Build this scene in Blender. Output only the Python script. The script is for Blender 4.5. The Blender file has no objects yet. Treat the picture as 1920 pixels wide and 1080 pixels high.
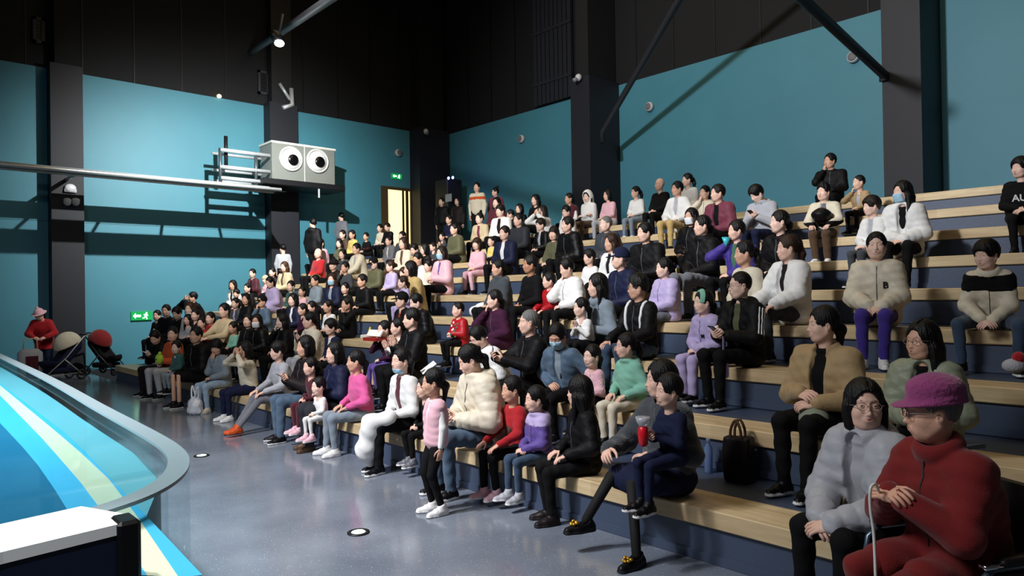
import bpy, math, random
import numpy as np
from mathutils import Vector, Matrix
C = bpy.context.scene.collection
PI = math.pi
rng = random.Random(7)
# ------------------------------------------------------------------ camera model (measured from the room's own lines)
FPX, YAW, PIT, ROL, HCAM = 1320.36, 0.74507, 0.00754, -0.01586, 1.8168
RISE, TREAD, X0 = 0.36, 0.96888, 4.1257
XW, YW, ZT = 15.73, 20.77, 7.64          # right wall, far wall, top of the teal paint
WD = 0.1215                              # wooden bench front height
F_ = np.array([math.sin(YAW)*math.cos(PIT), math.cos(YAW)*math.cos(PIT), math.sin(PIT)])
R_ = np.array([math.cos(YAW), -math.sin(YAW), 0.0]); U_ = np.cross(R_, F_)
R2 = math.cos(ROL)*R_ + math.sin(ROL)*U_; U2 = -math.sin(ROL)*R_ + math.cos(ROL)*U_
CAM = np.array([0, 0, HCAM])
def ray(x, y): return F_ + R2*(x-960)/FPX + U2*(540-y)/FPX
def atX(x, y, X): d = ray(x, y); return CAM + d*(X/d[0])
def atY(x, y, Y): d = ray(x, y); return CAM + d*(Y/d[1])
def atZ(x, y, z): d = ray(x, y); return CAM + d*((z-HCAM)/d[2])
def atD(x, y, D): return CAM + ray(x, y)*D
def tierX(k): return X0 + TREAD*(k-1)

# ------------------------------------------------------------------ materials
MATS = {}
def lin(c): return tuple(((v/12.92) if v <= .04045 else ((v+.055)/1.055)**2.4) for v in c)
def hexc(h): return lin(tuple(int(h[i:i+2], 16)/255 for i in (0, 2, 4)))
def mat(name, col, rough=.6, metal=0., spec=.5, bump=None, noise=None, emit=None, sheen=0., trans=0., ior=1.45, alpha=1., var=.12, coat=0.):
    """principled material with procedural colour variation and bump; bump=(scale,strength), noise=scale"""
    if name in MATS: return MATS[name]
    m = bpy.data.materials.new(name); m.use_nodes = True
    nt = m.node_tree; b = nt.nodes['Principled BSDF']
    b.inputs['Base Color'].default_value = (*col, 1); b.inputs['Roughness'].default_value = rough
    b.inputs['Metallic'].default_value = metal; b.inputs['Specular IOR Level'].default_value = spec
    b.inputs['Sheen Weight'].default_value = sheen; b.inputs['Transmission Weight'].default_value = trans
    b.inputs['IOR'].default_value = ior; b.inputs['Alpha'].default_value = alpha; b.inputs['Coat Weight'].default_value = coat
    tc = None
    if noise or bump:
        tc = nt.nodes.new('ShaderNodeTexCoord')
    if noise:
        n = nt.nodes.new('ShaderNodeTexNoise'); n.inputs['Scale'].default_value = noise; n.inputs['Detail'].default_value = 4
        nt.links.new(tc.outputs['Object'], n.inputs['Vector'])
        mx = nt.nodes.new('ShaderNodeMix'); mx.data_type = 'RGBA'
        mx.inputs[6].default_value = (*[c*(1-var) for c in col], 1); mx.inputs[7].default_value = (*[min(1, c*(1+var)) for c in col], 1)
        nt.links.new(n.outputs['Fac'], mx.inputs[0]); nt.links.new(mx.outputs[2], b.inputs['Base Color'])
    if bump:
        n = nt.nodes.new('ShaderNodeTexNoise'); n.inputs['Scale'].default_value = bump[0]; n.inputs['Detail'].default_value = 3
        nt.links.new(tc.outputs['Object'], n.inputs['Vector'])
        bp = nt.nodes.new('ShaderNodeBump'); bp.inputs['Strength'].default_value = bump[1]; bp.inputs['Distance'].default_value = .02
        nt.links.new(n.outputs['Fac'], bp.inputs['Height']); nt.links.new(bp.outputs['Normal'], b.inputs['Normal'])
    if emit:
        b.inputs['Emission Color'].default_value = (*emit[0], 1); b.inputs['Emission Strength'].default_value = emit[1]
    MATS[name] = m
    return m
PAL = dict(bk='08080b', nv='161c38', ch='2c2e34', gy='6a6c74', lg='a9abb2', wh='e2e2e0', cr='d6cdb8', rd='a5121c', mr='4d1222', pk='d65a98', lp='e2b3be',
           li='b6a8d2', pu='5a4590', mt='7fb9a4', gn='3f6b52', tl='2f5a56', tn='a98e66', br='4f3a28', be='c2b08e', og='c24e1e', ye='d8c06a', db='31465e', lb='9db4cc',
           ol='55553a', sg='8a917c', dn='4a6076', bl='2b3fa0', pl='3a1530', dg='3b4046', ro='6e2c40', kh='c4a86c', vi='3b2a86', dk='1c1618', gb='7d8a96', lm='a8d23a', mg='8c3a6e', dr='700f10')
def cloth(code, style='sw'):
    rough, sheen, bump = .85, .15, (220, .25)
    if style == 'pf': rough, sheen, bump = .5, .0, (14, .35)
    elif style == 'dn': rough, bump = .8, (160, .3)
    elif style == 'fl': rough, sheen, bump = .95, .3, (70, .5)
    elif style == 'le': rough, sheen, bump = .48, 0, (30, .2)
    elif style == 'jk': rough, bump = .65, (20, .3)
    col = hexc(PAL[code])
    if max(col) < .05: sheen = 0.
    return mat(f'{code}_{style}_cloth', col, rough=rough, sheen=sheen, spec=.25 if max(col) < .05 else .4, bump=bump, noise=9, var=.15)

# ------------------------------------------------------------------ mesh helpers
def new_mesh(name, V, Fq, mats, mi=None, smooth=True):
    me = bpy.data.meshes.new(name)
    V = np.asarray(V, dtype=np.float32)
    if isinstance(Fq, np.ndarray):
        n = len(Fq)
        me.vertices.add(len(V)); me.vertices.foreach_set('co', V.ravel())
        me.loops.add(n*4); me.loops.foreach_set('vertex_index', Fq.astype(np.int32).ravel())
        me.polygons.add(n); me.polygons.foreach_set('loop_start', np.arange(0, n*4, 4, dtype=np.int32))
    else:
        me.from_pydata([tuple(map(float, v)) for v in V], [], [tuple(map(int, f)) for f in Fq])
    for m in mats: me.materials.append(m)
    if mi is not None: me.polygons.foreach_set('material_index', np.asarray(mi, dtype=np.int32))
    me.polygons.foreach_set('use_smooth', np.full(len(me.polygons), smooth, dtype=bool))
    me.update(calc_edges=True)
    return me
def link(name, me, parent=None):
    o = bpy.data.objects.new(name, me); C.objects.link(o)
    if parent is not None: o.parent = parent
    return o
def empty(name, loc=(0, 0, 0), rz=0.):
    o = bpy.data.objects.new(name, None); C.objects.link(o); o.location = loc; o.rotation_euler = (0, 0, rz); o.empty_display_size = .1
    return o
def tag(o, label, cat, group=None):
    o['label'] = label; o['category'] = cat
    if group: o['group'] = group
    return o
class MB:
    """collects faces of one part"""
    def __init__(s): s.V = []; s.F = []; s.M = []
    def add(s, V, F, m=0):
        n = len(s.V); s.V += [tuple(map(float, v)) for v in V]; s.F += [tuple(int(i)+n for i in f) for f in F]; s.M += [m]*len(F)
    def box(s, lo, hi, m=0, mtx=None, bev=0.):
        x0, y0, z0 = lo; x1, y1, z1 = hi
        if bev > 0:
            b = min(bev, (x1-x0)/2.01, (y1-y0)/2.01, (z1-z0)/2.01)
            V = []; 
            for z, ins in ((z0, b), (z0+b, 0), (z1-b, 0), (z1, b)):
                xa, xb, ya, yb = x0+ins, x1-ins, y0+ins, y1-ins; c = b if ins == 0 else b*.3
                V += [(xa+c, ya, z), (xb-c, ya, z), (xb, ya+c, z), (xb, yb-c, z), (xb-c, yb, z), (xa+c, yb, z), (xa, yb-c, z), (xa, ya+c, z)]
            F = [tuple(range(7, -1, -1)), tuple(range(24, 32))]
            for r in range(3):
                for i in range(8): F.append((r*8+i, r*8+(i+1) % 8, r*8+8+(i+1) % 8, r*8+8+i))
        else:
            V = [(x0, y0, z0), (x1, y0, z0), (x1, y1, z0), (x0, y1, z0), (x0, y0, z1), (x1, y0, z1), (x1, y1, z1), (x0, y1, z1)]
            F = [(3, 2, 1, 0), (4, 5, 6, 7), (0, 1, 5, 4), (1, 2, 6, 5), (2, 3, 7, 6), (3, 0, 4, 7)]
        if mtx is not None: V = [mtx @ Vector(v) for v in V]
        s.add(V, F, m)
    def tube(s, pts, rad, n=10, m=0, caps=True):
        pts = [np.array(p, float) for p in pts]
        rads = rad if hasattr(rad, '__len__') else [rad]*len(pts)
        V, F = [], []
        up = None
        for i, p in enumerate(pts):
            t = pts[min(i+1, len(pts)-1)] - pts[max(i-1, 0)]; t = t/(np.linalg.norm(t)+1e-9)
            if up is None: up = np.array([0, 0, 1.]) if abs(t[2]) < .9 else np.array([1., 0, 0])
            a = np.cross(t, up); a /= np.linalg.norm(a)+1e-9; b = np.cross(a, t); up = b
            for k in range(n):
                an = 2*PI*k/n; V.append(p + rads[i]*(math.cos(an)*a + math.sin(an)*b))
        for i in range(len(pts)-1):
            for k in range(n): F.append((i*n+k, i*n+(k+1) % n, (i+1)*n+(k+1) % n, (i+1)*n+k))
        if caps:
            F.append(tuple(range(n-1, -1, -1))); F.append(tuple(range((len(pts)-1)*n, len(pts)*n)))
        s.add(V, F, m)
    def ball(s, c, r, m=0, nu=14, nv=9, mtx=None):
        rx, ry, rz = r if hasattr(r, '__len__') else (r, r, r)
        V = []; F = []
        for j in range(nv+1):
            th = PI*j/nv
            for i in range(nu):
                ph = 2*PI*i/nu; v = Vector((rx*math.sin(th)*math.cos(ph), ry*math.sin(th)*math.sin(ph), rz*math.cos(th)))
                if mtx is not None: v = mtx @ v
                V.append((c[0]+v.x, c[1]+v.y, c[2]+v.z))
        for j in range(nv):
            for i in range(nu): F.append((j*nu+i, (j+1)*nu+i, (j+1)*nu+(i+1) % nu, j*nu+(i+1) % nu))
        s.add(V, F, m)
    def lathe(s, prof, c=(0, 0, 0), n=20, m=0, mtx=None):
        V, F = [], []
        for r, z in prof:
            for i in range(n):
                a = 2*PI*i/n; v = Vector((r*math.cos(a), r*math.sin(a), z))
                if mtx is not None: v = mtx @ v
                V.append((c[0]+v.x, c[1]+v.y, c[2]+v.z))
        for j in range(len(prof)-1):
            for i in range(n): F.append((j*n+i, j*n+(i+1) % n, (j+1)*n+(i+1) % n, (j+1)*n+i))
        F.append(tuple(range(n-1, -1, -1))); F.append(tuple(range((len(prof)-1)*n, len(prof)*n)))
        s.add(V, F, m)
    def prism(s, poly, d, m=0):
        """poly: list of 3D points of a planar outline, d: extrusion vector"""
        n = len(poly); P = [np.array(p, float) for p in poly]; d = np.array(d, float)
        s.add(P + [p+d for p in P], [tuple(range(n-1, -1, -1)), tuple(range(n, 2*n))] + [(i, (i+1) % n, n+(i+1) % n, n+i) for i in range(n)], m)
    def build(s, name, mats, parent=None, smooth=False):
        if not isinstance(mats, (list, tuple)): mats = [mats]
        return link(name, new_mesh(name, s.V, s.F, mats, s.M, smooth), parent)
def look_mtx(fwd, up=(0, 0, 1)):
    """matrix with local x = fwd, z close to up"""
    x = np.array(fwd, float); x /= np.linalg.norm(x); u = np.array(up, float); y = np.cross(u, x); y /= np.linalg.norm(y)+1e-9; z = np.cross(x, y)
    return Matrix(((x[0], y[0], z[0]), (x[1], y[1], z[1]), (x[2], y[2], z[2])))

# ------------------------------------------------------------------ signed distance fields, meshed by surface nets
class Field:
    def __init__(s, lo, hi, h):
        lo = np.array(lo, float)-2*h; hi = np.array(hi, float)+2*h
        s.n = np.maximum(4, np.ceil((hi-lo)/h).astype(int)+1); s.lo = lo; s.h = h
        g = np.meshgrid(*[lo[i]+h*np.arange(s.n[i]) for i in range(3)], indexing='ij')
        s.P = np.stack(g, -1).astype(np.float32).reshape(-1, 3)
        s.D = np.full(len(s.P), 9., np.float32)
    def cap(s, a, b, r1, r2=None, quilt=None, fl=None):
        """tapered capsule; quilt=(pitch, depth) adds puffer bulges along it; fl=(axis, factor) flattens it"""
        r2 = r1 if r2 is None else r2
        a = np.array(a, np.float32); b = np.array(b, np.float32); P = s.P
        ba = b-a; L2 = max(float(ba@ba), 1e-9)
        t = np.clip(((P-a)@ba)/L2, 0, 1)
        q = P-a-t[:, None]*ba
        if fl is not None:
            ax = np.array(fl[0], np.float32); ax /= np.linalg.norm(ax); q = q + np.outer(q@ax, ax)*(1/fl[1]-1)
        r = r1+t*(r2-r1)
        d = np.sqrt((q*q).sum(1))-r
        if quilt: 
            tt = ((P-a)@ba)/math.sqrt(L2)
            d = d - quilt[1]*(np.sqrt(np.abs(np.sin(PI*tt/quilt[0])))-.6)
        return d
    def ell(s, c, r, M=None):
        q = s.P-np.array(c, np.float32)
        if M is not None: q = q@np.array(M, np.float32)
        r = np.array(r, np.float32)
        k0 = np.sqrt(((q/r)**2).sum(1)); k1 = np.sqrt(((q/(r*r))**2).sum(1))+1e-9
        return k0*(k0-1)/k1
    def torus(s, c, axis, R, r, sq=1.):
        q = s.P-np.array(c, np.float32); ax = np.array(axis, np.float32); ax /= np.linalg.norm(ax)
        hgt = q@ax; rad = np.sqrt(np.maximum((q*q).sum(1)-hgt*hgt, 0))
        return np.sqrt((rad-R)**2+(hgt*sq)**2)-r
    def plane(s, c, n):
        n = np.array(n, np.float32); n = n/np.linalg.norm(n)
        return (s.P-np.array(c, np.float32))@n
    def u(s, d, k=.0):
        if k <= 0: s.D = np.minimum(s.D, d)
        else:
            h = np.maximum(k-np.abs(s.D-d), 0)/k; s.D = np.minimum(s.D, d)-h*h*k*.25
        return s
    def cut(s, d, k=.0):
        d = -d
        if k <= 0: s.D = np.maximum(s.D, d)
        else:
            h = np.maximum(k-np.abs(s.D-d), 0)/k; s.D = np.maximum(s.D, d)+h*h*k*.25
        return s
    def mesh(s):
        return surfnet(s.D.reshape(s.n), s.lo, s.h)
def surfnet(D, lo, h):
    S = D < 0
    nx, ny, nz = D.shape
    cnt = np.zeros((nx-1, ny-1, nz-1), np.int8)
    for dx in (0, 1):
        for dy in (0, 1):
            for dz in (0, 1): cnt += S[dx:nx-1+dx, dy:ny-1+dy, dz:nz-1+dz]
    act = (cnt > 0) & (cnt < 8)
    I = np.argwhere(act)
    if len(I) == 0: return np.zeros((0, 3)), np.zeros((0, 4), int)
    idx = np.full(act.shape, -1, np.int64); idx[act] = np.arange(len(I))
    pos = np.zeros((len(I), 3)); num = np.zeros(len(I))
    cs = [(a, b, c) for a in (0, 1) for b in (0, 1) for c in (0, 1)]
    for a in cs:
        for ax in range(3):
            if a[ax]: continue
            b = list(a); b[ax] = 1
            fa = D[I[:, 0]+a[0], I[:, 1]+a[1], I[:, 2]+a[2]]; fb = D[I[:, 0]+b[0], I[:, 1]+b[1], I[:, 2]+b[2]]
            x = (fa < 0) != (fb < 0)
            t = np.where(x, fa/np.where(np.abs(fa-fb) < 1e-12, 1, fa-fb), 0)
            p = np.tile(np.array(a, float), (len(I), 1)); p[:, ax] += t
            pos += np.where(x[:, None], p, 0); num += x
    V = lo+h*(I+pos/num[:, None])
    Q = []
    for ax in range(3):
        o1, o2 = [(1, 2), (2, 0), (0, 1)][ax]
        sl0 = [slice(None)]*3; sl1 = [slice(None)]*3; sl0[ax] = slice(0, -1); sl1[ax] = slice(1, None)
        A = S[tuple(sl0)]; B = S[tuple(sl1)]
        E = np.argwhere(A != B)
        E = E[(E[:, o1] > 0) & (E[:, o2] > 0) & (E[:, o1] < D.shape[o1]-1) & (E[:, o2] < D.shape[o2]-1)]
        if len(E) == 0: continue
        def cell(d1, d2):
            e = E.copy(); e[:, o1] -= d1; e[:, o2] -= d2
            return idx[e[:, 0], e[:, 1], e[:, 2]]
        q = np.stack([cell(1, 1), cell(0, 1), cell(0, 0), cell(1, 0)], 1)
        ins = A[E[:, 0], E[:, 1], E[:, 2]]
        q[~ins] = q[~ins][:, ::-1]
        Q.append(q)
    return V, np.concatenate(Q)
def merge(parts):
    """[(V, F(quads), matidx)] -> V, F, mi"""
    Vs, Fs, Ms, n = [], [], [], 0
    for V, Fq, m in parts:
        if len(Fq) == 0: continue
        Vs.append(np.asarray(V, float)); Fs.append(np.asarray(Fq, int)+n); n += len(V)
        Ms.append(np.full(len(Fq), m) if np.isscalar(m) else np.asarray(m))
    return np.concatenate(Vs), np.concatenate(Fs), np.concatenate(Ms)
def q_tube(pts, rads, n=8):
    """closed quad tube with rounded ends"""
    pts = [np.array(p, float) for p in pts]; rads = list(rads)
    d0 = pts[0]-pts[1]; d0 /= np.linalg.norm(d0)+1e-9; d1 = pts[-1]-pts[-2]; d1 /= np.linalg.norm(d1)+1e-9
    pts = [pts[0]+d0*rads[0]*.8, pts[0]+d0*rads[0]*.5] + pts + [pts[-1]+d1*rads[-1]*.5, pts[-1]+d1*rads[-1]*.85]
    rads = [rads[0]*.05, rads[0]*.75] + rads + [rads[-1]*.78, rads[-1]*.05]
    mb = MB(); mb.tube(pts, rads, n=n, caps=False)
    return np.array(mb.V), np.array(mb.F)
def q_ball(c, r, M=None, nu=12, nv=8):
    mb = MB(); mb.ball((0, 0, 0), r, nu=nu, nv=nv)
    V = np.array(mb.V)
    if M is not None: V = V@np.array(M).T
    return V+np.array(c), np.array(mb.F)
# ------------------------------------------------------------------ head, hair and hat templates (head space: x forward, y left, z up)
def face_D(F, kind):
    jw = dict(m=1.06, f=.97, c=.95, e=1.04)[kind]; ch = kind == 'c'
    F.u(F.ell((-.012, 0, .034), (.094, .078, .1)))
    F.u(F.ell((.020, 0, -.035 if not ch else -.028), (.068, .060*jw, .082 if not ch else .074)), .04)
    F.u(F.cap((.054, -.010, -.094), (.054, .010, -.094), .021 if not ch else .018), .035)
    for y in (-1, 1):
        F.u(F.cap((.0, .056*jw*y, -.05), (.035, .040*jw*y, -.082), .020), .04)
        F.u(F.ell((.050, .038*y, -.030), (.032, .027, .030)), .03)
        F.u(F.cap((.080, .012*y, .030), (.066, .046*y, .030), .0095 if kind in 'me' else .007), .02)
    if kind == 'e':
        for y in (-1, 1): F.u(F.ell((.058, .033*y, -.07), (.024, .018, .022)), .02)
    for y in (-1, 1): F.cut(F.ell((.098, .031*y, .008), (.017, .021, .0135)), .016)
    nl = dict(m=.021, e=.021, f=.016, c=.010)[kind]
    F.u(F.cap((.084, 0, .014), (.088+nl*.6, 0, -.030), .0065, .0095 if kind in 'me' else .0085), .012)
    F.u(F.ell((.092+nl*.45, 0, -.034), (.012, .0125, .0095)), .008)
    for y in (-1, 1): F.u(F.ell((.088, .0125*y, -.037), (.011, .0072, .0068)), .006)
    F.u(F.ell((.078, 0, -.062), (.020, .026, .018)), .02)
    for y in (-1, 1):
        F.cut(F.cap((.099, .0*y, -.0605), (.086, .022*y, -.0615), .0022), .004)
        F.u(F.ell((.0745, .031*y, .0065), (.0145, .0175, .0125)), .005)
        F.cut(F.cap((.091, .019*y, .0060), (.083, .043*y, .0075), .0034), .003)
        F.u(F.ell((-.008, .079*y, -.008), (.020, .009, .031), look_mtx((.9, .35*y, 0))), .008)
        F.cut(F.ell((.0, .089*y, -.004), (.010, .006, .018)), .005)
    if kind == 'e':
        for y in (-1, 1): F.cut(F.cap((.092, .018*y, -.036), (.072, .034*y, -.072), .0025), .008)
    F.u(F.cap((-.014, 0, -.05), (-.018, 0, -.205), .052 if kind in 'm' else .046, .055 if kind in 'm' else .05), .03)
HEADS = {}
def head_tpl(kind, lod):
    """V, F, material index (0 skin, 1 eye white, 2 iris, 3 lips, 4 brow)"""
    if (kind, lod) in HEADS: return HEADS[kind, lod]
    h = (.0033, .0058, .0095)[lod]
    F = Field((-.115, -.1, -.2), (.125, .1, .14), h); face_D(F, kind)
    V, Q = F.mesh(); parts = [(V, Q, 0)]
    n = (16, 10, 8)[lod]
    for y in (-1, 1):
        V, Q = q_ball((.0730, .031*y, .0065), (.0130, .0155, .0105), nu=n, nv=n-2)
        c = V[Q].mean(1); r = np.hypot(c[:, 1]-.0305*y, c[:, 2]-.0065)
        parts.append((V, Q, np.where((r < .0074) & (c[:, 0] > .074), 2, 1)))
        if kind == 'c': b = [(.083, .018*y, .030), (.081, .034*y, .0335), (.070, .050*y, .029)]; rb = [.0022, .0028, .0016]
        else: b = [(.0865, .015*y, .031), (.082, .033*y, .0335), (.068, .050*y, .0295)]; rb = [.0028, .0036, .0018] if kind == 'm' else [.0018, .0024, .0012]
        parts.append((*q_tube(b, rb, 6), 4))
    for z, r, x in ((-.0578, .0036, .0955), (-.0655, .0046, .0940)):
        w = .0185 if kind != 'c' else .014
        parts.append((*q_tube([(x-.011, -w, -.0615), (x-.001, -w*.5, z), (x, 0, z-(.0008 if z > -.06 else 0)), (x-.001, w*.5, z), (x-.011, w, -.0615)], [.0015, r*.9, r, r*.9, .0015], 8), 3))
    HEADS[kind, lod] = merge(parts); return HEADS[kind, lod]
HAIRS = {}
def hair_tpl(style, lod):
    if (style, lod) in HAIRS: return HAIRS[style, lod]
    h = (.0052, .008, .0125)[lod]
    F = Field((-.24, -.17, -.44), (.16, .17, .22), h)
    P = F.P; x, y, z = P[:, 0], P[:, 1], P[:, 2]; ay = np.abs(y)
    def scalp(dx=0., t=0.): return F.ell((-.014+dx, 0, .036), (.104+t, .088+t, .11+t))
    def face(d=0., zc=-.03): F.cut(F.ell((.118, 0, zc), (.078, .076, .118+d)), .012)
    def ears():
        for s in (-1, 1): F.cut(F.ell((.004, .09*s, -.012), (.022, .022, .032)), .006)
    if style in ('short', 'crop', 'spiky', 'grey', 'bowl', 'fringe'):
        t = dict(crop=-.006, grey=-.006).get(style, .004)
        F.u(scalp(0, t))
        if style == 'spiky': F.u(F.ell((.0, 0, .075), (.098, .08, .092)), .02)
        if style in ('bowl', 'fringe'): F.u(F.ell((.0, 0, .048), (.108, .095, .105)), .02)
        face(*( (-.022, -.03) if style in ('bowl', 'fringe') else (.0, -.02) if style != 'spiky' else (-.006, -.025)))
        base = -.012 if style not in ('bowl',) else -.022
        F.cut((base + .42*np.minimum(x, .02) - z) * -1. * -1., 0) if False else None
        lim = base + np.where(x < -.02, .45*(x+.02), 0)
        F.D = np.maximum(F.D, (lim-z)*.9)
        if style == 'fringe': F.u(F.cap((.080, -.045, .060), (.080, .045, .060), .018), .02)
        ears()
    elif style == 'fringe_grey':
        F.u(scalp(0, -.006)); F.cut(F.ell((.03, 0, .09), (.12, .07, .1)), .01); face(); F.D = np.maximum(F.D, (-.02+np.where(x < -.02, .45*(x+.02), 0)-z)*.9); ears()
    elif style in ('pony', 'bun', 'tied', 'highbun', 'pigtails', 'highpony'):
        F.u(scalp(0, .0)); face(.004); F.D = np.maximum(F.D, (-.03+np.where(x < -.02, .45*(x+.02), 0)-z)*.9); ears()
        if style == 'pony': F.u(F.ell((-.118, 0, .03), (.03, .032, .032)), .02); F.u(F.cap((-.13, 0, .02), (-.15, 0, -.06), .03, .036), .02); F.u(F.cap((-.15, 0, -.06), (-.135, 0, -.2), .036, .012), .02)
        if style == 'highpony': F.u(F.ell((-.10, 0, .105), (.032, .034, .03)), .02); F.u(F.cap((-.12, 0, .11), (-.165, 0, .03), .03, .038), .02); F.u(F.cap((-.165, 0, .03), (-.16, 0, -.14), .038, .014), .02)
        if style == 'tied': F.u(F.ell((-.115, 0, -.03), (.04, .045, .042)), .02); F.u(F.cap((-.12, 0, -.05), (-.10, 0, -.2), .032, .016), .02)
        if style == 'bun': F.u(F.ell((-.125, 0, .03), (.045, .05, .046)), .012)
        if style == 'highbun': F.u(F.ell((-.07, 0, .155), (.046, .05, .04)), .012)
        if style == 'pigtails':
            for s in (-1, 1): F.u(F.cap((-.04, .09*s, .0), (-.05, .115*s, -.06), .024, .03), .015); F.u(F.cap((-.05, .115*s, -.06), (-.04, .11*s, -.19), .03, .01), .02)
    elif style in ('bob', 'bangs', 'long', 'longbangs', 'wavy'):
        F.u(scalp(0, .006))
        lo = -.165 if style in ('bob', 'bangs') else -.36
        F.u(F.ell((-.04, 0, -.05), (.088, .1, .12)), .03)
        if lo < -.2:
            for s in (-1, 1):
                F.u(F.cap((-.055, .05*s, -.06), (-.095, .062*s, lo), .055, .034), .03)
                F.u(F.cap((.0, .088*s, -.04), (.012, .098*s, -.25), .03, .014), .03)
        else:
            for s in (-1, 1): F.u(F.cap((.01, .084*s, .0), (.02, .084*s, -.10), .024, .02), .03)
        F.cut(F.ell((.118, 0, -.045), (.105, .072, .135 if 'bangs' not in style else .108)), .01)
        F.cut(F.ell((.03, 0, -.16), (.085, .07, .1)), .01)
        F.cut(F.cap((.10, .014, .10), (-.02, .014, .155), .006), .012)
        F.D = np.maximum(F.D, lo-.01-z)
        if 'bangs' in style: F.u(F.cap((.078, -.048, .042), (.078, .048, .042), .019), .015)
    elif style == 'cap':
        F.u(scalp(0, .009)); face(.02); F.D = np.maximum(F.D, (.018-z)); F.u(F.ell((.118, 0, .034), (.07, .07, .009), look_mtx((1, 0, -.22))), .008)
        F.u(F.ell((-.013, 0, .152), (.01, .01, .006)), .003)
    elif style == 'capback':       # hair showing below a cap
        F.u(scalp(0, -.004)); face(); F.D = np.maximum(F.D, (-.03+np.where(x < -.02, .45*(x+.02), 0)-z)*.9); F.D = np.maximum(F.D, z-.05); ears()
    elif style == 'buckethat':
        F.u(scalp(-.004, .012)); F.u(F.ell((-.02, 0, .105), (.108, .098, .052)), .03); F.D = np.maximum(F.D, .042-z)
        br = F.ell((.028, 0, .045), (.128, .098, .011), look_mtx((1, 0, -.10))); F.u(br, .022)
        F.cut(F.ell((-.012, 0, .0), (.098, .082, .1)), .004)
    elif style == 'beanie':
        F.u(scalp(0, .014)); F.D = np.maximum(F.D, .03-z); F.u(F.torus((-.014, 0, .04), (0, 0, 1), .097, .016), .01)
    elif style == 'brimhat':
        F.u(scalp(0, .012)); F.D = np.maximum(F.D, .02-z); F.u(F.ell((-.01, 0, .03), (.18, .17, .012)), .01); F.u(F.ell((-.014, 0, .17), (.03, .03, .03)), .02)
    elif style == 'hoodup':
        F.u(F.ell((-.025, 0, .02), (.13, .118, .145))); F.u(F.cap((-.05, 0, -.05), (-.05, 0, -.19), .11, .12), .06); F.cut(F.ell((.11, 0, -.01), (.13, .088, .125)), .012); F.cut(F.ell((-.01, 0, .01), (.108, .096, .12)), .0)
        F.D = np.maximum(F.D, -.2-z)
    elif style == 'mask':
        face_D(F, 'f'); F.D -= .0065; F.D = np.maximum(F.D, np.maximum(.012-x, np.maximum(z+.012-.10*np.maximum(x-.06, 0), -.112-z))); F.D = np.maximum(F.D, ay-.066)
        F.D[:] = F.D
    elif style == 'chinmask':
        face_D(F, 'f'); F.D -= .007; F.D = np.maximum(F.D, np.maximum(.005-x, np.maximum(z+.083-.08*np.maximum(x, 0), -.128-z))); F.D = np.maximum(F.D, ay-.062)
    elif style == 'headband':
        F.u(F.ell((-.014, 0, .036), (.112, .096, .118))); F.D = np.maximum(F.D, np.abs(x-.035+.18*(z-.1))-.022); F.D = np.maximum(F.D, .0-z)
    if style not in ('mask', 'chinmask', 'cap', 'buckethat', 'beanie', 'brimhat', 'hoodup', 'headband'):
        amp = (.0020, .0022, .002)[lod]; th = np.arctan2(y, x+.014)
        F.D += amp*np.sin(26*th+6*np.sin(9*z)+3*np.sin(5*th))*np.clip((.14-z)*14, 0, 1) + amp*.7*np.sin(47*th+4*z*10)
        if style == 'spiky': F.D += .005*np.sin(70*x)*np.sin(80*y)*np.clip(z*14, 0, 1)
        if style == 'wavy': F.D += .006*np.sin(55*z+30*y)*np.clip(-z*10, 0, 1)
    HAIRS[style, lod] = F.mesh(); return HAIRS[style, lod]
SHARED = {}
def shared(key, fn):
    if key not in SHARED: SHARED[key] = fn()
    return SHARED[key]
def slot_mats(o, mats):
    """per-object materials on shared mesh data"""
    for i, m in enumerate(mats):
        o.material_slots[i].link = 'OBJECT'; o.material_slots[i].material = m
def dummy(): return mat('blank_base', (.5, .5, .5))
def glasses_mesh():
    mb = MB()
    for y in (-1, 1):
        mb.tube([(.103+.004*math.cos(a), .033*y+.024*math.cos(a), .004+.019*math.sin(a)) for a in np.linspace(0, 2*PI, 15)], .0016, n=6, caps=False)
        mb.tube([(.101, .057*y, .008), (.07, .078*y, .010), (.0, .088*y, .006), (-.01, .088*y, -.006)], .0015, n=5)
    mb.tube([(.106, -.010, .006), (.109, 0, .009), (.106, .010, .006)], .0015, n=5)
    return new_mesh('glasses_shape', mb.V, mb.F, [dummy()])
def shoe_mesh(kind, lod):
    """ankle at origin, sole at z = -.075, toe along +x"""
    h = (.007, .010, .016)[lod]
    F = Field((-.09, -.06, -.08), (.2, .06, .06), h)
    F.u(F.cap((-.035, 0, -.045), (.05, 0, -.045), .038, .040)); F.u(F.cap((.05, 0, -.048), (.135, 0, -.056), .040, .030), .03)
    F.u(F.cap((-.01, 0, -.02), (-.005, 0, .01 if kind != 'boot' else .05), .040, .042), .03)
    if kind == 'flat': F.cut(F.ell((.02, 0, .02), (.06, .045, .045)), .01)
    s = F.cap((-.035, 0, -.066), (.06, 0, -.066), .042, .045, fl=((0, 0, 1), .3)); F.u(s, .004); F.u(F.cap((.06, 0, -.066), (.135, 0, -.066), .045, .035, fl=((0, 0, 1), .3)), .006)
    F.D = np.maximum(F.D, -.075-F.P[:, 2])
    if kind in ('sneaker',):
        F.D += .0035*np.clip(np.sin(F.P[:, 0]*150), 0, 1)*((F.P[:, 0] > .03) & (F.P[:, 0] < .1) & (F.P[:, 2] > -.03))
    V, Q = F.mesh(); c = V[Q].mean(1)
    return new_mesh('shoe_shape', V, Q, [dummy(), dummy()], np.where(c[:, 2] < -.052, 1, 0))
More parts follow.
